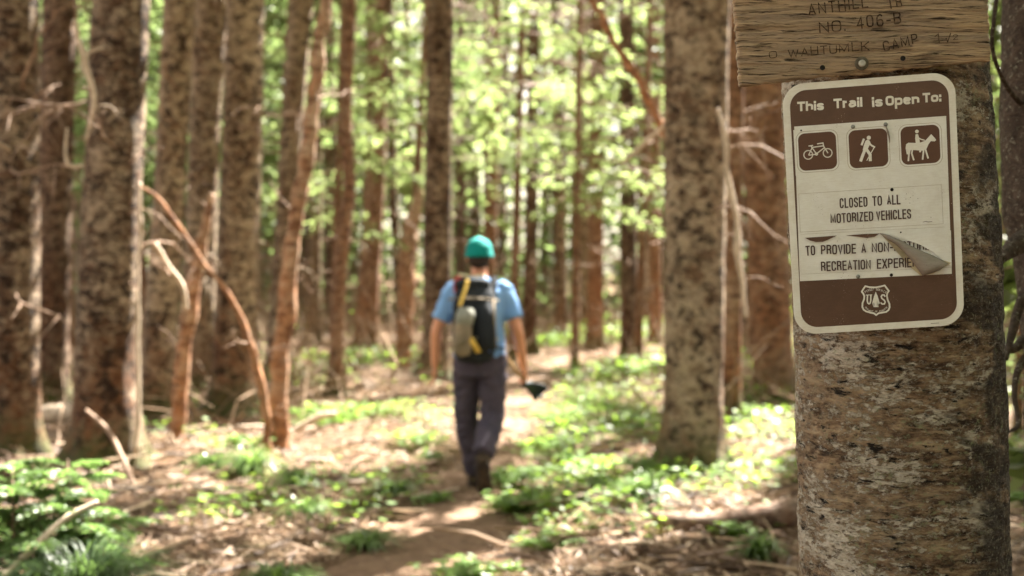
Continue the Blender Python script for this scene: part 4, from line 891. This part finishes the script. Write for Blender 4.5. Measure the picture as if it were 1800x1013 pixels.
def m_cloth(name, a, b, sc_=9, bd=.01):
    n = N(name); v = n.coord((1, 1, .5)); f1 = n.noise(v, sc_, 4, .6, .6); f2 = n.noise(n.coord((1, 1, 1)), 260, 2); n.pbr(n.mix(n.ramp(f1, [(.3, 0.0), (.7, 1.0)]), a, b), .85, n.math('ADD', f1, n.math('MULTIPLY', f2, .1)), .6, bd, spec=.2); return n.m
M['shirt'] = m_cloth('blue_shirt', (.15, .30, .58), (.23, .41, .70)); M['trouser'] = m_cloth('dark_trousers', (.040, .036, .055), (.078, .062, .082), 7, .02)
M['teal'] = m_cloth('teal_cap', (.0, .17, .155), (.005, .25, .225), 12); M['black'] = m_cloth('black_nylon', (.010, .012, .016), (.025, .03, .036)); M['hair'] = m_cloth('dark_hair', (.02, .014, .01), (.045, .03, .022), 30)
M['tan'] = m_cloth('tan_pouch', (.13, .11, .075), (.30, .24, .17), 14); M['yellow'] = m_cloth('yellow_strap', (.55, .36, .07), (.72, .5, .12)); M['red'] = m_cloth('red_strap', (.25, .03, .03), (.36, .05, .04))
M['boot'] = m_cloth('brown_boot', (.035, .024, .016), (.075, .05, .03), 20); M['sole'] = m_plain('boot_sole', (.03, .022, .018), .8); M['mesh'] = m_cloth('grey_pouch', (.17, .18, .155), (.30, .30, .25), 16)
M['cream'] = m_plain('cream_cloth', (.66, .58, .36), .8); M['handle'] = m_plain('hickory_handle', (.52, .34, .17), .5, .25, 12); M['axe'] = m_plain('dark_axe_head', (.03, .04, .045), .4, .3, 30, .6); M['blade'] = m_plain('bare_axe_edge', (.40, .46, .55), .35, .2, 40, .7)
M['blue'] = m_cloth('blue_tab', (.08, .16, .5), (.12, .22, .62))
PE = empty('person', (HX, HYD, HZ), 'hiker in teal cap and blue shirt walking away along the trail', 'person')
hipL, hipR = (-.085, 0, .93), (.095, 0, .93)
kneeL, kneeR = (-.095, .14, .53), (.088, .02, .53)
ankL, ankR = (-.045, .36, .10), (.03, -.22, .25)
shL, shR = (-.178, 0, 1.395), (.172, 0, 1.395)
elL, elR = (-.292, .02, 1.13), (.262, -.04, 1.13)
wrL, wrR = (-.312, .11, .87), (.31, .11, .86)
def hand(w_, e_, side, curl):
    """palm, five fingers and a thumb leaving the palm's side"""
    w_ = np.array(w_); d = w_-np.array(e_); d /= np.linalg.norm(d); fwd = np.array([0, 1, 0.]); fwd = fwd-d*(fwd@d); fwd /= np.linalg.norm(fwd)
    inn = np.cross(d, fwd)*side; pc = w_+d*.05
    out = [tube([w_-d*.01, w_+d*.03, w_+d*.07, w_+d*.095], [(.020, .026), (.016, .040), (.014, .042), (.011, .036)], 14, ref=inn)]
    for k_, (o_, L_) in enumerate(((.030, .068), (.010, .078), (-.010, .072), (-.029, .056))):
        b0 = w_+d*.085+fwd*o_; a = [b0]
        for s_ in range(1, 5): th2 = curl*s_/4; a.append(a[-1]+(d*math.cos(th2)+inn*math.sin(th2))*L_/4)
        out.append(tube(np.array(a), [.0095, .009, .0085, .008, .006], 10))
    b0 = w_+d*.03+fwd*.03; out.append(tube(np.array([b0, b0+fwd*.022+d*.018, b0+fwd*.034+d*.04+inn*.012, b0+fwd*.032+d*.062+inn*.024]), [.013, .011, .010, .007], 10))
    return out
body = [tb([(0, 0, .86), (0, 0, .95), (0, -.005, 1.08), (0, -.01, 1.22), (0, -.01, 1.36), (0, 0, 1.43), (0, 0, 1.475)], [(.15, .10), (.165, .115), (.145, .10), (.165, .115), (.18, .11), (.13, .085), (.06, .06)], 24, ref=(1, 0, 0)),
        tb([(0, -.005, 1.42), (0, .01, 1.50), (0, .025, 1.56)], [.062, .055, .055]), ball((0, .03, 1.64), (.076, .096, .115), 20), ball((0, .06, 1.585), (.055, .065, .06)),
        tube([(0, .115, 1.645), (0, .145, 1.61), (0, .12, 1.60)], [.008, .014, .012], 8), ball((-.079, .02, 1.625), (.012, .02, .03), 8), ball((.079, .02, 1.625), (.012, .02, .03), 8), tube([(-.02, .122, 1.572), (.02, .122, 1.572)], [.008, .008], 8, ref=(0, 0, 1))]
for sh_, el_, wr_ in ((shL, elL, wrL), (shR, elR, wrR)):
    c_ = np.array; body.append(tb([c_(sh_)*.8+c_((0, 0, .28)), sh_, (c_(sh_)+c_(el_))/2, el_, (c_(el_)*2+c_(wr_))/3, wr_], [.06, .056, .049, .040, .041, .027], 14))
for h_, k_, a_ in ((hipL, kneeL, ankL), (hipR, kneeR, ankR)):
    c_ = np.array; body.append(tb([h_, (c_(h_)+c_(k_))/2, k_, (c_(k_)*.65+c_(a_)*.35)+c_((0, -.02, 0)), a_], [.092, .078, .055, .056, .038], 14))
body.append(tube([ankL, (-.045, .42, .05), (-.045, .52, .035)], [.04, .04, .03], 10)); body.append(tube([ankR, (.03, -.20, .15), (.03, -.16, .06)], [.038, .038, .03], 10))
body += hand(wrL, elL, -1, .9)+hand(wrR, elR, -1, 1.9)
fuse('body', body, .0065, M['skin'], PE, 2)
fuse('shirt', [tb([(0, 0, .93), (0, -.005, 1.02), (0, -.01, 1.15), (0, -.01, 1.3), (0, 0, 1.385), (0, 0, 1.45), (0, .0, 1.485)], [(.185, .135), (.175, .13), (.172, .125), (.188, .135), (.19, .125), (.12, .09), (.07, .07)], 24, ref=(1, 0, 0))] +
     [tb([np.array(s_)*.75+np.array((0, 0, .348)), s_, np.array(s_)*.5+np.array(e_)*.5, np.array(s_)*.25+np.array(e_)*.75], [.058, .066, .068, .072], 16) for s_, e_ in ((shL, elL), (shR, elR))], .009, M['shirt'], PE, 3, .0055)
tr = [tb([(0, 0, .80), (0, 0, .90), (0, 0, .99)], [(.165, .12), (.182, .135), (.172, .125)], 24, ref=(1, 0, 0))]
for h_, k_, a_ in ((hipL, kneeL, ankL), (hipR, kneeR, ankR)):
    c_ = np.array; tr.append(tb([c_(h_)+c_((0, 0, .02)), (c_(h_)+c_(k_))/2, k_, c_(k_)*.55+c_(a_)*.45+c_((0, -.015, 0)), c_(a_)+c_((0, -.01, .03))], [.102, .096, .084, .080, .07], 16))
fuse('trousers', tr, .009, M['trouser'], PE, 3, .008)
def boot(a, toe, up):
    a = np.array(a); toe = np.array(toe); up = np.array(up)
    o_ = fuse('boot', [tube([a+up*.06, a, a*.9+toe*.1-up*.03], [.055, .052, .05], 14), tb([a-up*.03-(toe-a)*.22, a-up*.035+(toe-a)*.3, a-up*.05+(toe-a)*.7, toe], [(.045, .05), (.05, .055), (.052, .04), (.03, .022)], 14)], .008, M['boot'], PE, 2)
    return o_
boot(ankL, (-.05, .56, .045), (0, -.1, 1)); 
boot(ankR, (.035, -.10, .045), (0, .75, .66))
def sole(a, toe, nrm, w_):
    a = np.array(a, float); toe = np.array(toe, float); nrm = np.array(nrm, float); d = toe-a; sd = np.array([1, 0, 0.])
    prof = [(0, .6), (.12, .95), (.35, .8), (.6, 1.1), (.85, .95), (1, .45)]; V = []
    for off in (0, .018):
        for t_, k_ in prof: V += [a+d*t_+sd*w_*k_+nrm*off, a+d*t_-sd*w_*k_+nrm*off]
    Q = []; m_ = len(prof)
    for i_ in range(m_-1): Q += [(2*i_, 2*i_+1, 2*i_+3, 2*i_+2), (2*m_+2*i_, 2*m_+2*i_+2, 2*m_+2*i_+3, 2*m_+2*i_+1), (2*i_, 2*i_+2, 2*m_+2*i_+2, 2*m_+2*i_), (2*i_+1, 2*m_+2*i_+1, 2*m_+2*i_+3, 2*i_+3)]
    mesh_np('boot_sole', V, Q, M['sole'], PE, smooth=False)
sole((-.045, .27, .012), (-.05, .58, .012), (0, 0, 1), .05); sole((.03, -.31, .235), (.035, -.15, .0), (0, .85, .5), .05)
fuse('hair', [ball((0, .012, 1.635), (.083, .09, .10), 18), tube([(0, -.03, 1.56), (0, -.05, 1.62)], [.055, .07], 14)], .008, M['hair'], PE, 2)
cp = fuse('cap', [ball((0, .02, 1.678), (.090, .106, .090), 22), tube([(0, .02, 1.625), (0, .02, 1.64), (0, .02, 1.70)], [(.104, .118), (.099, .113), (.090, .105)], 22, ref=(1, 0, 0)), ball((0, .02, 1.766), (.012, .012, .008), 8)], .007, M['teal'], PE, 2, .002)
V, Q = tube([(-.07, .10, 1.655), (-.03, .15, 1.655), (0, .165, 1.657), (.03, .15, 1.655), (.07, .10, 1.655)], [.008]*5, 8); Q2 = []
bm = bmesh.new(); fr = [bm.verts.new((.082*math.cos(a), .075+.115*math.sin(a), 1.662-.02*math.sin(a))) for a in np.linspace(0, math.pi, 14)]; bm.faces.new(fr)
me = bpy.data.meshes.new('brim'); bm.to_mesh(me); bm.free(); br_ = link('brim', me, M['teal'], cp); s_ = br_.modifiers.new('s', 'SOLIDIFY'); s_.thickness = .004
for sx_ in (-1, 1):
    V, Q = ball((sx_*.03, .118, 1.635), .011, 10); mesh_np('eye', V, Q, M['panel'], PE)

# backpack
BP = empty('backpack', (HX, HYD, HZ), 'black daypack with tan pouch and yellow straps on the back of the hiker', 'backpack')
fuse('pack_body', [tb([(-.03, -.15, .93), (-.03, -.20, 1.0), (-.03, -.22, 1.15), (-.03, -.21, 1.30), (-.02, -.18, 1.40), (-.02, -.15, 1.46)], [(.12, .06), (.145, .08), (.145, .095), (.14, .09), (.12, .06), (.07, .03)], 20, ref=(1, 0, 0))], .008, M['black'], BP, 3, .006)
fuse('side_pocket', [tb([(.055, -.26, .99), (.055, -.30, 1.06), (.05, -.31, 1.2), (.045, -.27, 1.31)], [(.05, .03), (.062, .05), (.06, .05), (.04, .03)], 16, ref=(1, 0, 0))], .008, M['black'], BP, 2)
fuse('hanging_pouch', [tb([(-.10, -.30, .955), (-.105, -.33, 1.02), (-.10, -.34, 1.14), (-.085, -.33, 1.22)], [(.045, .03), (.06, .045), (.058, .05), (.045, .035)], 16, ref=(1, 0, 0))], .008, M['tan'], BP, 2, .006)
fuse('pouch_flap', [tb([(-.095, -.355, 1.16), (-.085, -.365, 1.21), (-.075, -.345, 1.265)], [(.060, .03), (.062, .035), (.05, .02)], 16, ref=(1, 0, 0))], .008, M['mesh'], BP, 2, .004)
def band(name, pts, w_, mat):
    V, Q = tube(interp(pts, 16), [(w_, .006)]*16, 8, ref=(1, 0, 0)); mesh_np(name, V, Q, mat, BP)
band('yellow_strap', [lp(825, 490, -.27), lp(820, 510, -.315), lp(812, 535, -.37)], .012, M['yellow'])
band('yellow_buckle', [lp(829, 590, -.36), lp(836, 600, -.35), lp(844, 614, -.30)], .020, M['yellow'])
band('top_loop', [lp(808, 478, -.10), lp(830, 482, -.17), lp(850, 480, -.10)], .020, M['cream'])
band('shoulder_strap', [(-.13, -.14, 1.30), (-.15, -.10, 1.42), (-.14, 0, 1.492), (-.13, .12, 1.44), (-.13, .15, 1.2)], .024, M['red'])
band('shoulder_strap', [(.09, -.14, 1.30), (.10, -.10, 1.42), (.105, 0, 1.492), (.11, .12, 1.44), (.12, .15, 1.2)], .026, M['black'])
band('blue_tab', [lp(850, 606, -.25), lp(858, 612, -.25), lp(864, 614, -.22)], .018, M['blue'])
band('compression_strap', [(-.20, -.14, 1.33), (-.10, -.30, 1.335), (.03, -.325, 1.33), (.13, -.15, 1.32)], .009, M['tan'])
band('compression_strap', [(-.20, -.12, 1.06), (-.03, -.305, 1.07), (.13, -.12, 1.06)], .009, M['cream'])
band('compression_strap', [(.10, -.20, 1.36), (.11, -.335, 1.2), (.12, -.20, 1.0)], .008, M['tan'])
fuse('rolled_jacket', [tube([(-.15, -.19, 1.425), (-.04, -.22, 1.435), (.07, -.19, 1.425)], [.035, .04, .032], 14)], .008, M['black'], BP, 2, .006)
band('waist_belt', [(-.19, -.02, 1.0), (-.13, -.14, 1.0), (0, -.165, 1.0), (.13, -.14, 1.0), (.19, -.02, 1.0)], .02, M['black'])
# axe held near its head
AX = empty('axe', (HX, HYD, HZ), 'wooden handled axe carried head down in the right hand of the hiker', 'axe')
V, Q = tube(interp([(.075, -.10, 1.065), (.16, 0, .96), (.25, .09, .84), (.325, .165, .755), (.36, .20, .71)], 24), [(.017, .013)]*24, 10); mesh_np('handle', V, Q, M['handle'], AX)
o_ = fuse('axe_head', [tube([(.30, .15, .74), (.345, .19, .735), (.40, .22, .70), (.44, .23, .665)], [(.028, .02), (.045, .026), (.065, .018), (.08, .008)], 14)], .006, M['axe'], AX, 1)
V, Q = tube([(.405, .22, .655), (.43, .23, .645), (.455, .235, .66)], [(.03, .01), (.045, .008), (.02, .004)], 10); mesh_np('axe_edge', V, Q, M['blade'], o_)

for o_ in (PE, BP, AX): o_.rotation_euler = (R(-2.5), R(-.2), 0)

# ------------------------------------------------------------------ plants
def G(px, py):
    d = F*CH/(py-HY); x = (px-CX)*d/F; return np.array([x, d, float(gz(x, d))])
def tuft(px, py, hpx, wpx, nb, seed, label, mat='grass', name='grass_tuft', bw=.007):
    b = G(px, py); d = b[1]; r = np.random.default_rng(seed); Hh = hpx*d/F; Wd = wpx*d/F; Vs, Qs, o = [], [], 0
    a = r.uniform(0, 2*np.pi, nb); L = r.uniform(.55, 1.1, nb); dr = np.stack([np.cos(a), np.sin(a)], 1); sp = r.uniform(.45, 1.15, nb)*Wd
    base = r.normal(0, Wd*.10, (nb, 2)); t_ = np.linspace(0, 1, 6)
    P_ = np.zeros((nb, 6, 3)); P_[..., :2] = base[:, None]+dr[:, None]*(sp[:, None]*(t_[None]**1.15))[..., None]
    P_[..., 2] = Hh*L[:, None]*(2.0*t_[None]-1.75*t_[None]**2*(sp/Wd)[:, None]**.5)
    sd = np.stack([-dr[:, 1], dr[:, 0], 0*a], 1)
    wv_ = bw*(1-t_**2)[None, :, None]+.0006
    V = np.stack([P_+sd[:, None]*wv_, P_-sd[:, None]*wv_], 2).reshape(-1, 3)
    i_ = (np.arange(nb)[:, None]*12+np.arange(5)[None]*2)
    Q = np.stack([i_, i_+1, i_+3, i_+2], -1).reshape(-1, 4)
    o_ = mesh_np(name, V, Q, M[mat]); o_.location = b; tag(o_, label, 'grass'); return o_
for k_, a in enumerate([
        (692, 868, 42, 60, 160, 'dark grass tuft on the left side of the trail behind the hiker feet'), (490, 1040, 75, 100, 260, 'dark grass tuft at the bottom edge left of centre'),
        (1135, 905, 80, 75, 260, 'tall drooping grass tuft at the foot of the large pale trunk'), (440, 840, 60, 75, 220, 'sunlit grass tuft in front of the orange leaning snag'),
        (520, 862, 50, 60, 160, 'bright small grass tuft nearest the orange snag foot, toward the trail'), (370, 835, 40, 60, 140, 'thin sunlit grass clump near the short peeling snag'),
        (530, 905, 40, 70, 140, 'low shaded grass tuft beside the trail left edge'), (1330, 1000, 60, 60, 160, 'green grass tuft below the weathered log'),
        (1060, 870, 45, 60, 140, 'short grass clump among the leafy plants right of the trail'), (640, 960, 36, 90, 160, 'low dark grass spreading over the trail near the bottom'),
        (900, 900, 40, 60, 120, 'dark grass clump at the right trail edge below the hiker'), (760, 805, 26, 40, 90, 'tiny sunlit grass clump left of the hiker legs'),
        ]):
    tuft(*a[:5], 100+k_, a[5])
tuft(140, 1080, 150, 210, 420, 77, 'large dark drooping grass clump in the bottom left corner', bw=.006, mat='grass_dark')
def leafy(px, py, hpx, wpx, nl, seed, label, lsz=.035, mat='plant', name='leafy_plant', group=None):
    """stems with level, three-lobed leaves"""
    b = G(px, py); d = b[1]; r = np.random.default_rng(seed); Hh = hpx*d/F; Wd = wpx*d/F
    st_ = []; Cc, Uu, Vv, Ls = [], [], [], []
    for k_ in range(nl):
        x, y = r.normal(0, Wd*.5), r.normal(0, Wd*.5); z = Hh*r.uniform(.45, 1.05)
        g0 = float(gz(b[0]+x*.8, b[1]+y*.8))-b[2]
        st_.append(tube([(0, 0, -.01), (x*.5, y*.5, .3*z+g0*.5), (x*.9, y*.9, z*.7+g0), (x, y, z+g0)], [.0018, .0016, .0014, .001], 4, cap=False))
        a0 = r.uniform(0, 6.28); s_ = lsz*r.uniform(.7, 1.3); tl = r.normal(0, .22, 2)
        for j_ in range(3):
            a = a0+j_*2.094+r.normal(0, .15); u_ = np.array([np.cos(a), np.sin(a), tl[0]*np.cos(a)+tl[1]*np.sin(a)-.12]); Cc.append((x, y, z+g0)); Uu.append(u_); Vv.append((-np.sin(a), np.cos(a), r.normal(0, .15))); Ls.append(s_)
    V, Q = leaf_quads(np.array(Cc), np.array(Uu), np.array(Vv), np.array(Ls)*1.25, np.array(Ls)*1.1)
    V, Q = join([(V, Q)]+st_); o_ = mesh_np(name, V, Q, M[mat], smooth=False); o_.location = b; tag(o_, label, 'plant', group); return o_
LPL = [(975, 800, 30, 70, 40, 'brightest yellow green leafy plant patch right of the hiker boots'), (1020, 835, 28, 60, 34, 'sunlit leafy plant patch just below the brightest patch'),
       (905, 850, 30, 50, 36, 'shaded green leafy plant patch at the right trail edge near the boots'), (920, 900, 30, 60, 40, 'green leafy plant patch below the hiker boots right of the trail'),
       (820, 1000, 26, 70, 44, 'light green leafy plant patch at the bottom centre on the trail edge'), (1060, 720, 36, 80, 60, 'green leafy plants in half shade beyond the brightest patch'),
       (1120, 760, 34, 70, 50, 'leafy plants close to the left side of the large pale trunk'), (990, 740, 26, 60, 40, 'small leafy plants beside the trail right of the hiker knees'),
       (1090, 670, 34, 90, 70, 'wide patch of green plants on the bank in the trail bend'), (1140, 840, 26, 50, 30, 'leafy seedlings in front of the large pale trunk foot'),
       (1300, 960, 24, 40, 24, 'few fresh green seedlings just under the weathered log'), (960, 960, 20, 60, 26, 'scattered seedlings on brown soil at the bottom right of the trail'),
       (1320, 750, 24, 40, 24, 'bright seedlings between pale trunk and smooth reddish trunk'),
       (430, 800, 24, 60, 34, 'sunlit leafy plants at the foot of the short peeling snag'), (650, 735, 22, 110, 60, 'pale green leafy plants on the sunlit left bank'),
       (560, 745, 22, 90, 50, 'leafy plants in the brightest sun left of the trail near the orange snag'), (730, 790, 24, 50, 26, 'leafy clump at the left edge of the trail beside the hiker shins'),
       (1060, 600, 26, 110, 90, 'bright green undergrowth beyond the trail bend'), (1150, 590, 30, 80, 70, 'lime green shrubs behind the large pale trunk'), (960, 610, 20, 60, 40, 'green undergrowth right of the hiker elbow'),
       (1780, 890, 26, 40, 26, 'little green plant right of the signed tree'), (600, 650, 24, 90, 50, 'undergrowth lit behind the wavy brown trunk'), (690, 640, 22, 80, 50, 'undergrowth lit left of the hiker arm'), (760, 880, 14, 26, 12, 'tiny green plant at the middle of the trail')]
for k_, a in enumerate(LPL): leafy(a[0], a[1], a[2]*1.15, a[3]*1.15, int(a[4]*(2.6 if a[1] < 940 else 1.5)), 300+k_, a[5], lsz=.042 if a[1] > 700 else .075)

# fir sapling, lower left
def sapling(px, py, hpx, fronds, seed, label):
    b = G(px, py); d = b[1]; r = np.random.default_rng(seed); e = empty('fir_sapling', tuple(b), label, 'sapling'); Hh = hpx*d/F
    V, Q = tube([(0, 0, -.02), (.01, 0, Hh*.5), (0, .01, Hh)], [.012, .008, .003], 8); mesh_np('stem', V, Q, M['twig'], e)
    for k_ in range(fronds):
        z = Hh*(.12+.86*k_/fronds); L_ = (1-.62*k_/fronds)*Hh*.95*r.uniform(.75, 1.1); a = k_*2.4+r.uniform(-.3, .3); dr = np.array([math.cos(a), math.sin(a), 0.]); sd = np.array([-dr[1], dr[0], 0.])
        rch = []; Cc, Uu = [], []
        def axis_pts(o0, dd, LL, rise):
            t_ = np.linspace(0, 1, 9)[:, None]; p = o0+dd*LL*t_; p[:, 2] += (rise*t_[:, 0]-.35*t_[:, 0]**2)*LL; return p
        o0 = np.array([0, 0, z]); main = axis_pts(o0, dr, L_, .42); axes_ = [(main, L_)]
        for s_ in (.25, .4, .55, .7, .85):
            for sg in (-1, 1):
                q = main[int(s_*8)]; dd = dr*.75+sd*sg*.75; dd /= np.linalg.norm(dd); LL = L_*.45*(1.15-s_); axes_.append((axis_pts(q, dd, LL, .12), LL))
        for p, LL in axes_:
            rch.append(tube(p, np.linspace(.0035, .001, 9), 4, cap=False))
            m_ = int(LL*900); t_ = r.random(m_)*8; i_ = np.minimum(t_.astype(int), 7); f_ = (t_-i_)[:, None]; c_ = p[i_]*(1-f_)+p[i_+1]*f_; tg = p[i_+1]-p[i_]; tg /= np.linalg.norm(tg, axis=1)[:, None]
            lt = np.cross(tg, [0, 0, 1.]); sg = np.where(r.random(m_) > .5, 1, -1)[:, None]; Cc.append(c_); Uu.append(lt*sg+tg*.55+np.array([0, 0, 1])*r.uniform(-.05, .45, m_)[:, None])
        c_ = np.vstack(Cc); V, Q = leaf_quads(c_, np.vstack(Uu), r.normal(0, .3, (len(c_), 3))+np.array([0, 0, .0])+np.roll(np.vstack(Uu), 1, axis=1)*.6, r.uniform(.026, .042, len(c_)), .0075)
        Vk, Qk = join(rch); VV, QQ = join([(V, Q), (Vk, Qk)])
        mesh_np('bough', VV, QQ, [M['fir_near'], M['twig']], e, smooth=False, mi=np.r_[np.zeros(len(Q)), np.ones(len(Qk))])
sapling(20, 1050, 235, 28, 1, 'dense fir sapling with light green tips in the lower left corner')
sapling(118, 1035, 222, 26, 2, 'fir sapling reaching highest beside the widest trunk foot, lower left')
sapling(-60, 1000, 160, 18, 3, 'small fir sapling cut by the left edge')

# ------------------------------------------------------------------ litter, ground cover, far wood (nobody could count these)
r = np.random.default_rng(21)
def scatter(m, yl, yh, pw=1.0):
    d = yl+(yh-yl)*r.random(m)**pw; x = r.uniform(-.44, .44, m)*d; return x, d
x, y = scatter(95000, 5.5, 34, 1.5); a = r.uniform(0, 6.28, len(x)); tl = r.normal(0, .4, len(x))
c_ = np.stack([x, y, gz(x, y)+r.uniform(.004, .035, len(x))], 1)
u_ = np.stack([np.cos(a), np.sin(a), tl], 1); v_ = np.stack([-np.sin(a), np.cos(a), r.normal(0, .35, len(x))], 1)
onp = np.abs(x-trail_x(y)) < trail_w(y)*.42; keep = ~(onp & (r.random(len(x)) < .85)); c_, u_, v_ = c_[keep], u_[keep], v_[keep]
V, Q = leaf_quads(c_, u_, v_, r.uniform(.02, .09, len(c_)), r.uniform(.004, .018, len(c_)))
n = N('dry_litter'); g_ = n('NewGeometry'); c = n.ramp(g_.outputs['Random Per Island'], [(0, (.04, .023, .014)), (.45, (.14, .085, .05)), (.80, (.30, .205, .13)), (1, (.46, .36, .25))]); n.pbr(c, .6, spec=.2); M['litter'] = n.m; M['brush'] = m_plain('brushwood', (.21, .145, .095), .8, .5, 8, spec=.08)
tag(mesh_np('leaf_litter', V, Q, M['litter'], smooth=False), 'dry needles, bark chips and leaves covering the forest floor', 'litter', kind='stuff')
x, y = scatter(5600, 6, 34, 1.5); parts = []
for k_ in range(len(x)):
    a = r.uniform(0, 6.28); L_ = r.uniform(.08, .45)*(1+y[k_]/30); p0 = np.array([x[k_], y[k_], float(gz(x[k_], y[k_]))+.012]); 
    if abs(x[k_]-trail_x(y[k_])) < .46 and r.random() < .93: continue
    dd = np.array([math.cos(a), math.sin(a), r.normal(.05, .12)]); md_ = p0+dd*L_*.5+r.normal(0, .015, 3)+np.array([0, 0, .012]); parts.append(tube([p0, md_, p0+dd*L_], [q_*r.uniform(.7, 1.8) for q_ in (.007, .006, .004)], 4, cap=False))
V, Q = join(parts); tag(mesh_np('fallen_twigs', V, Q, M['litter'], smooth=False), 'thin dry twigs strewn over the forest floor', 'twigs', kind='stuff')
x, y = scatter(2300, 13, 44, 1.0); parts = []
for k_ in range(len(x)):
    if abs(x[k_]-trail_x(y[k_])) < 1.0: continue
    L_ = r.uniform(.3, 1.5)*(.6+y[k_]/40); p0 = np.array([x[k_], y[k_], float(gz(x[k_], y[k_]))-.02]); dd = np.array([r.normal(0, .6), r.normal(0, .4), r.uniform(.1, 1.0)]); dd /= np.linalg.norm(dd)
    md_ = p0+dd*L_*.5+r.normal(0, .11, 3)*L_; parts.append(tube([p0, md_, p0+dd*L_+r.normal(0, .08, 3)], [.008, .007, .003], 4, cap=False))
    for q_ in range(2):
        e_ = dd+r.normal(0, .6, 3); parts.append(tube([md_, md_+e_*L_*.22, md_+e_*L_*.42], [.005, .004, .002], 3, cap=False))
V, Q = join(parts); tag(mesh_np('dead_brushwood', V, Q, M['brush'], smooth=False), 'thin dead brushwood standing and leaning among the further trees', 'brushwood', kind='stuff')
# low green cover, thicker right of the trail and in the lit bank
x, y = scatter(110000, 7, 36, 1.2); dn = .5+.5*vn(x*.7, y*.7, 0, 41)+.25*vn(x*2.3, y*2.3, 0, 42)
xt = trail_x(y); side_ = (x-xt) > 0; off = np.abs(x-xt)/trail_w(y)
pr = np.where(side_, np.clip((dn-.30)*2.2, 0, 1)*.95, np.clip((dn-.66)*2.2, 0, 1)*.6)*np.clip(off*3-1.1, 0, 1)*np.clip((y-7.0)/2, .25, 1)
pr *= np.where((x > .9) & (y < 9.6), .06, 1)
kp = r.random(len(x)) < pr*.85; x, y = x[kp], y[kp]; a = r.uniform(0, 6.28, len(x))
c_ = np.stack([x, y, gz(x, y)+r.random(len(x))**1.5*np.interp(y, [8, 16, 26, 36], [.12, .2, .5, 1.0])+.02], 1); sz = r.uniform(.03, .07, len(x))*(1+y/40)
V, Q = leaf_quads(c_, np.stack([np.cos(a), np.sin(a), r.normal(0, .25, len(x))], 1), np.stack([-np.sin(a), np.cos(a), r.normal(0, .25, len(x))], 1), sz, sz*.7)
tag(mesh_np('ground_cover', V, Q, M['plant'], smooth=False), 'low green leaves carpeting the forest floor beside the trail', 'undergrowth', kind='stuff')
# far wood: boughs and stems that read as one mass
m = 62000; d = r.uniform(46, 72, m); x = r.uniform(-.5, .5, m)*d; z = r.uniform(0, 1, m)**1.3*18
dn = vn(x*.35, d*.2, z*.6, 51)+.5*vn(x*1.1, d*.3, z*1.9, 52); kp = (dn > -.5); x, d, z = x[kp], d[kp], z[kp]; m = len(x)
V, Q = leaf_quads(np.stack([x, d, z], 1), np.stack([r.normal(0, 1, m), r.normal(0, 1, m), r.normal(-.3, .3, m)], 1), r.normal(0, 1, (m, 3))*np.array([1, 1, .5]), r.uniform(.3, .7, m), r.uniform(.15, .35, m))
st_ = []
for k_ in range(150):
    d_ = r.uniform(46, 74); x_ = r.uniform(-.5, .5)*d_; st_.append(tube([(x_, d_, -.1), (x_+r.normal(0, .1), d_, 8), (x_+r.normal(0, .3), d_, 19)], [r.uniform(.12, .26), .15, .06], 6, cap=False))
Vk, Qk = join(st_); VV, QQ = join([(V, Q), (Vk, Qk)])
tag(mesh_np('distant_wood', VV, QQ, [M['leaf_far'], M['bark_pale']], smooth=False, mi=np.r_[np.zeros(len(Q)), np.ones(len(Qk))]), 'distant sunlit wood closing the view behind the trees', 'wood', kind='stuff')
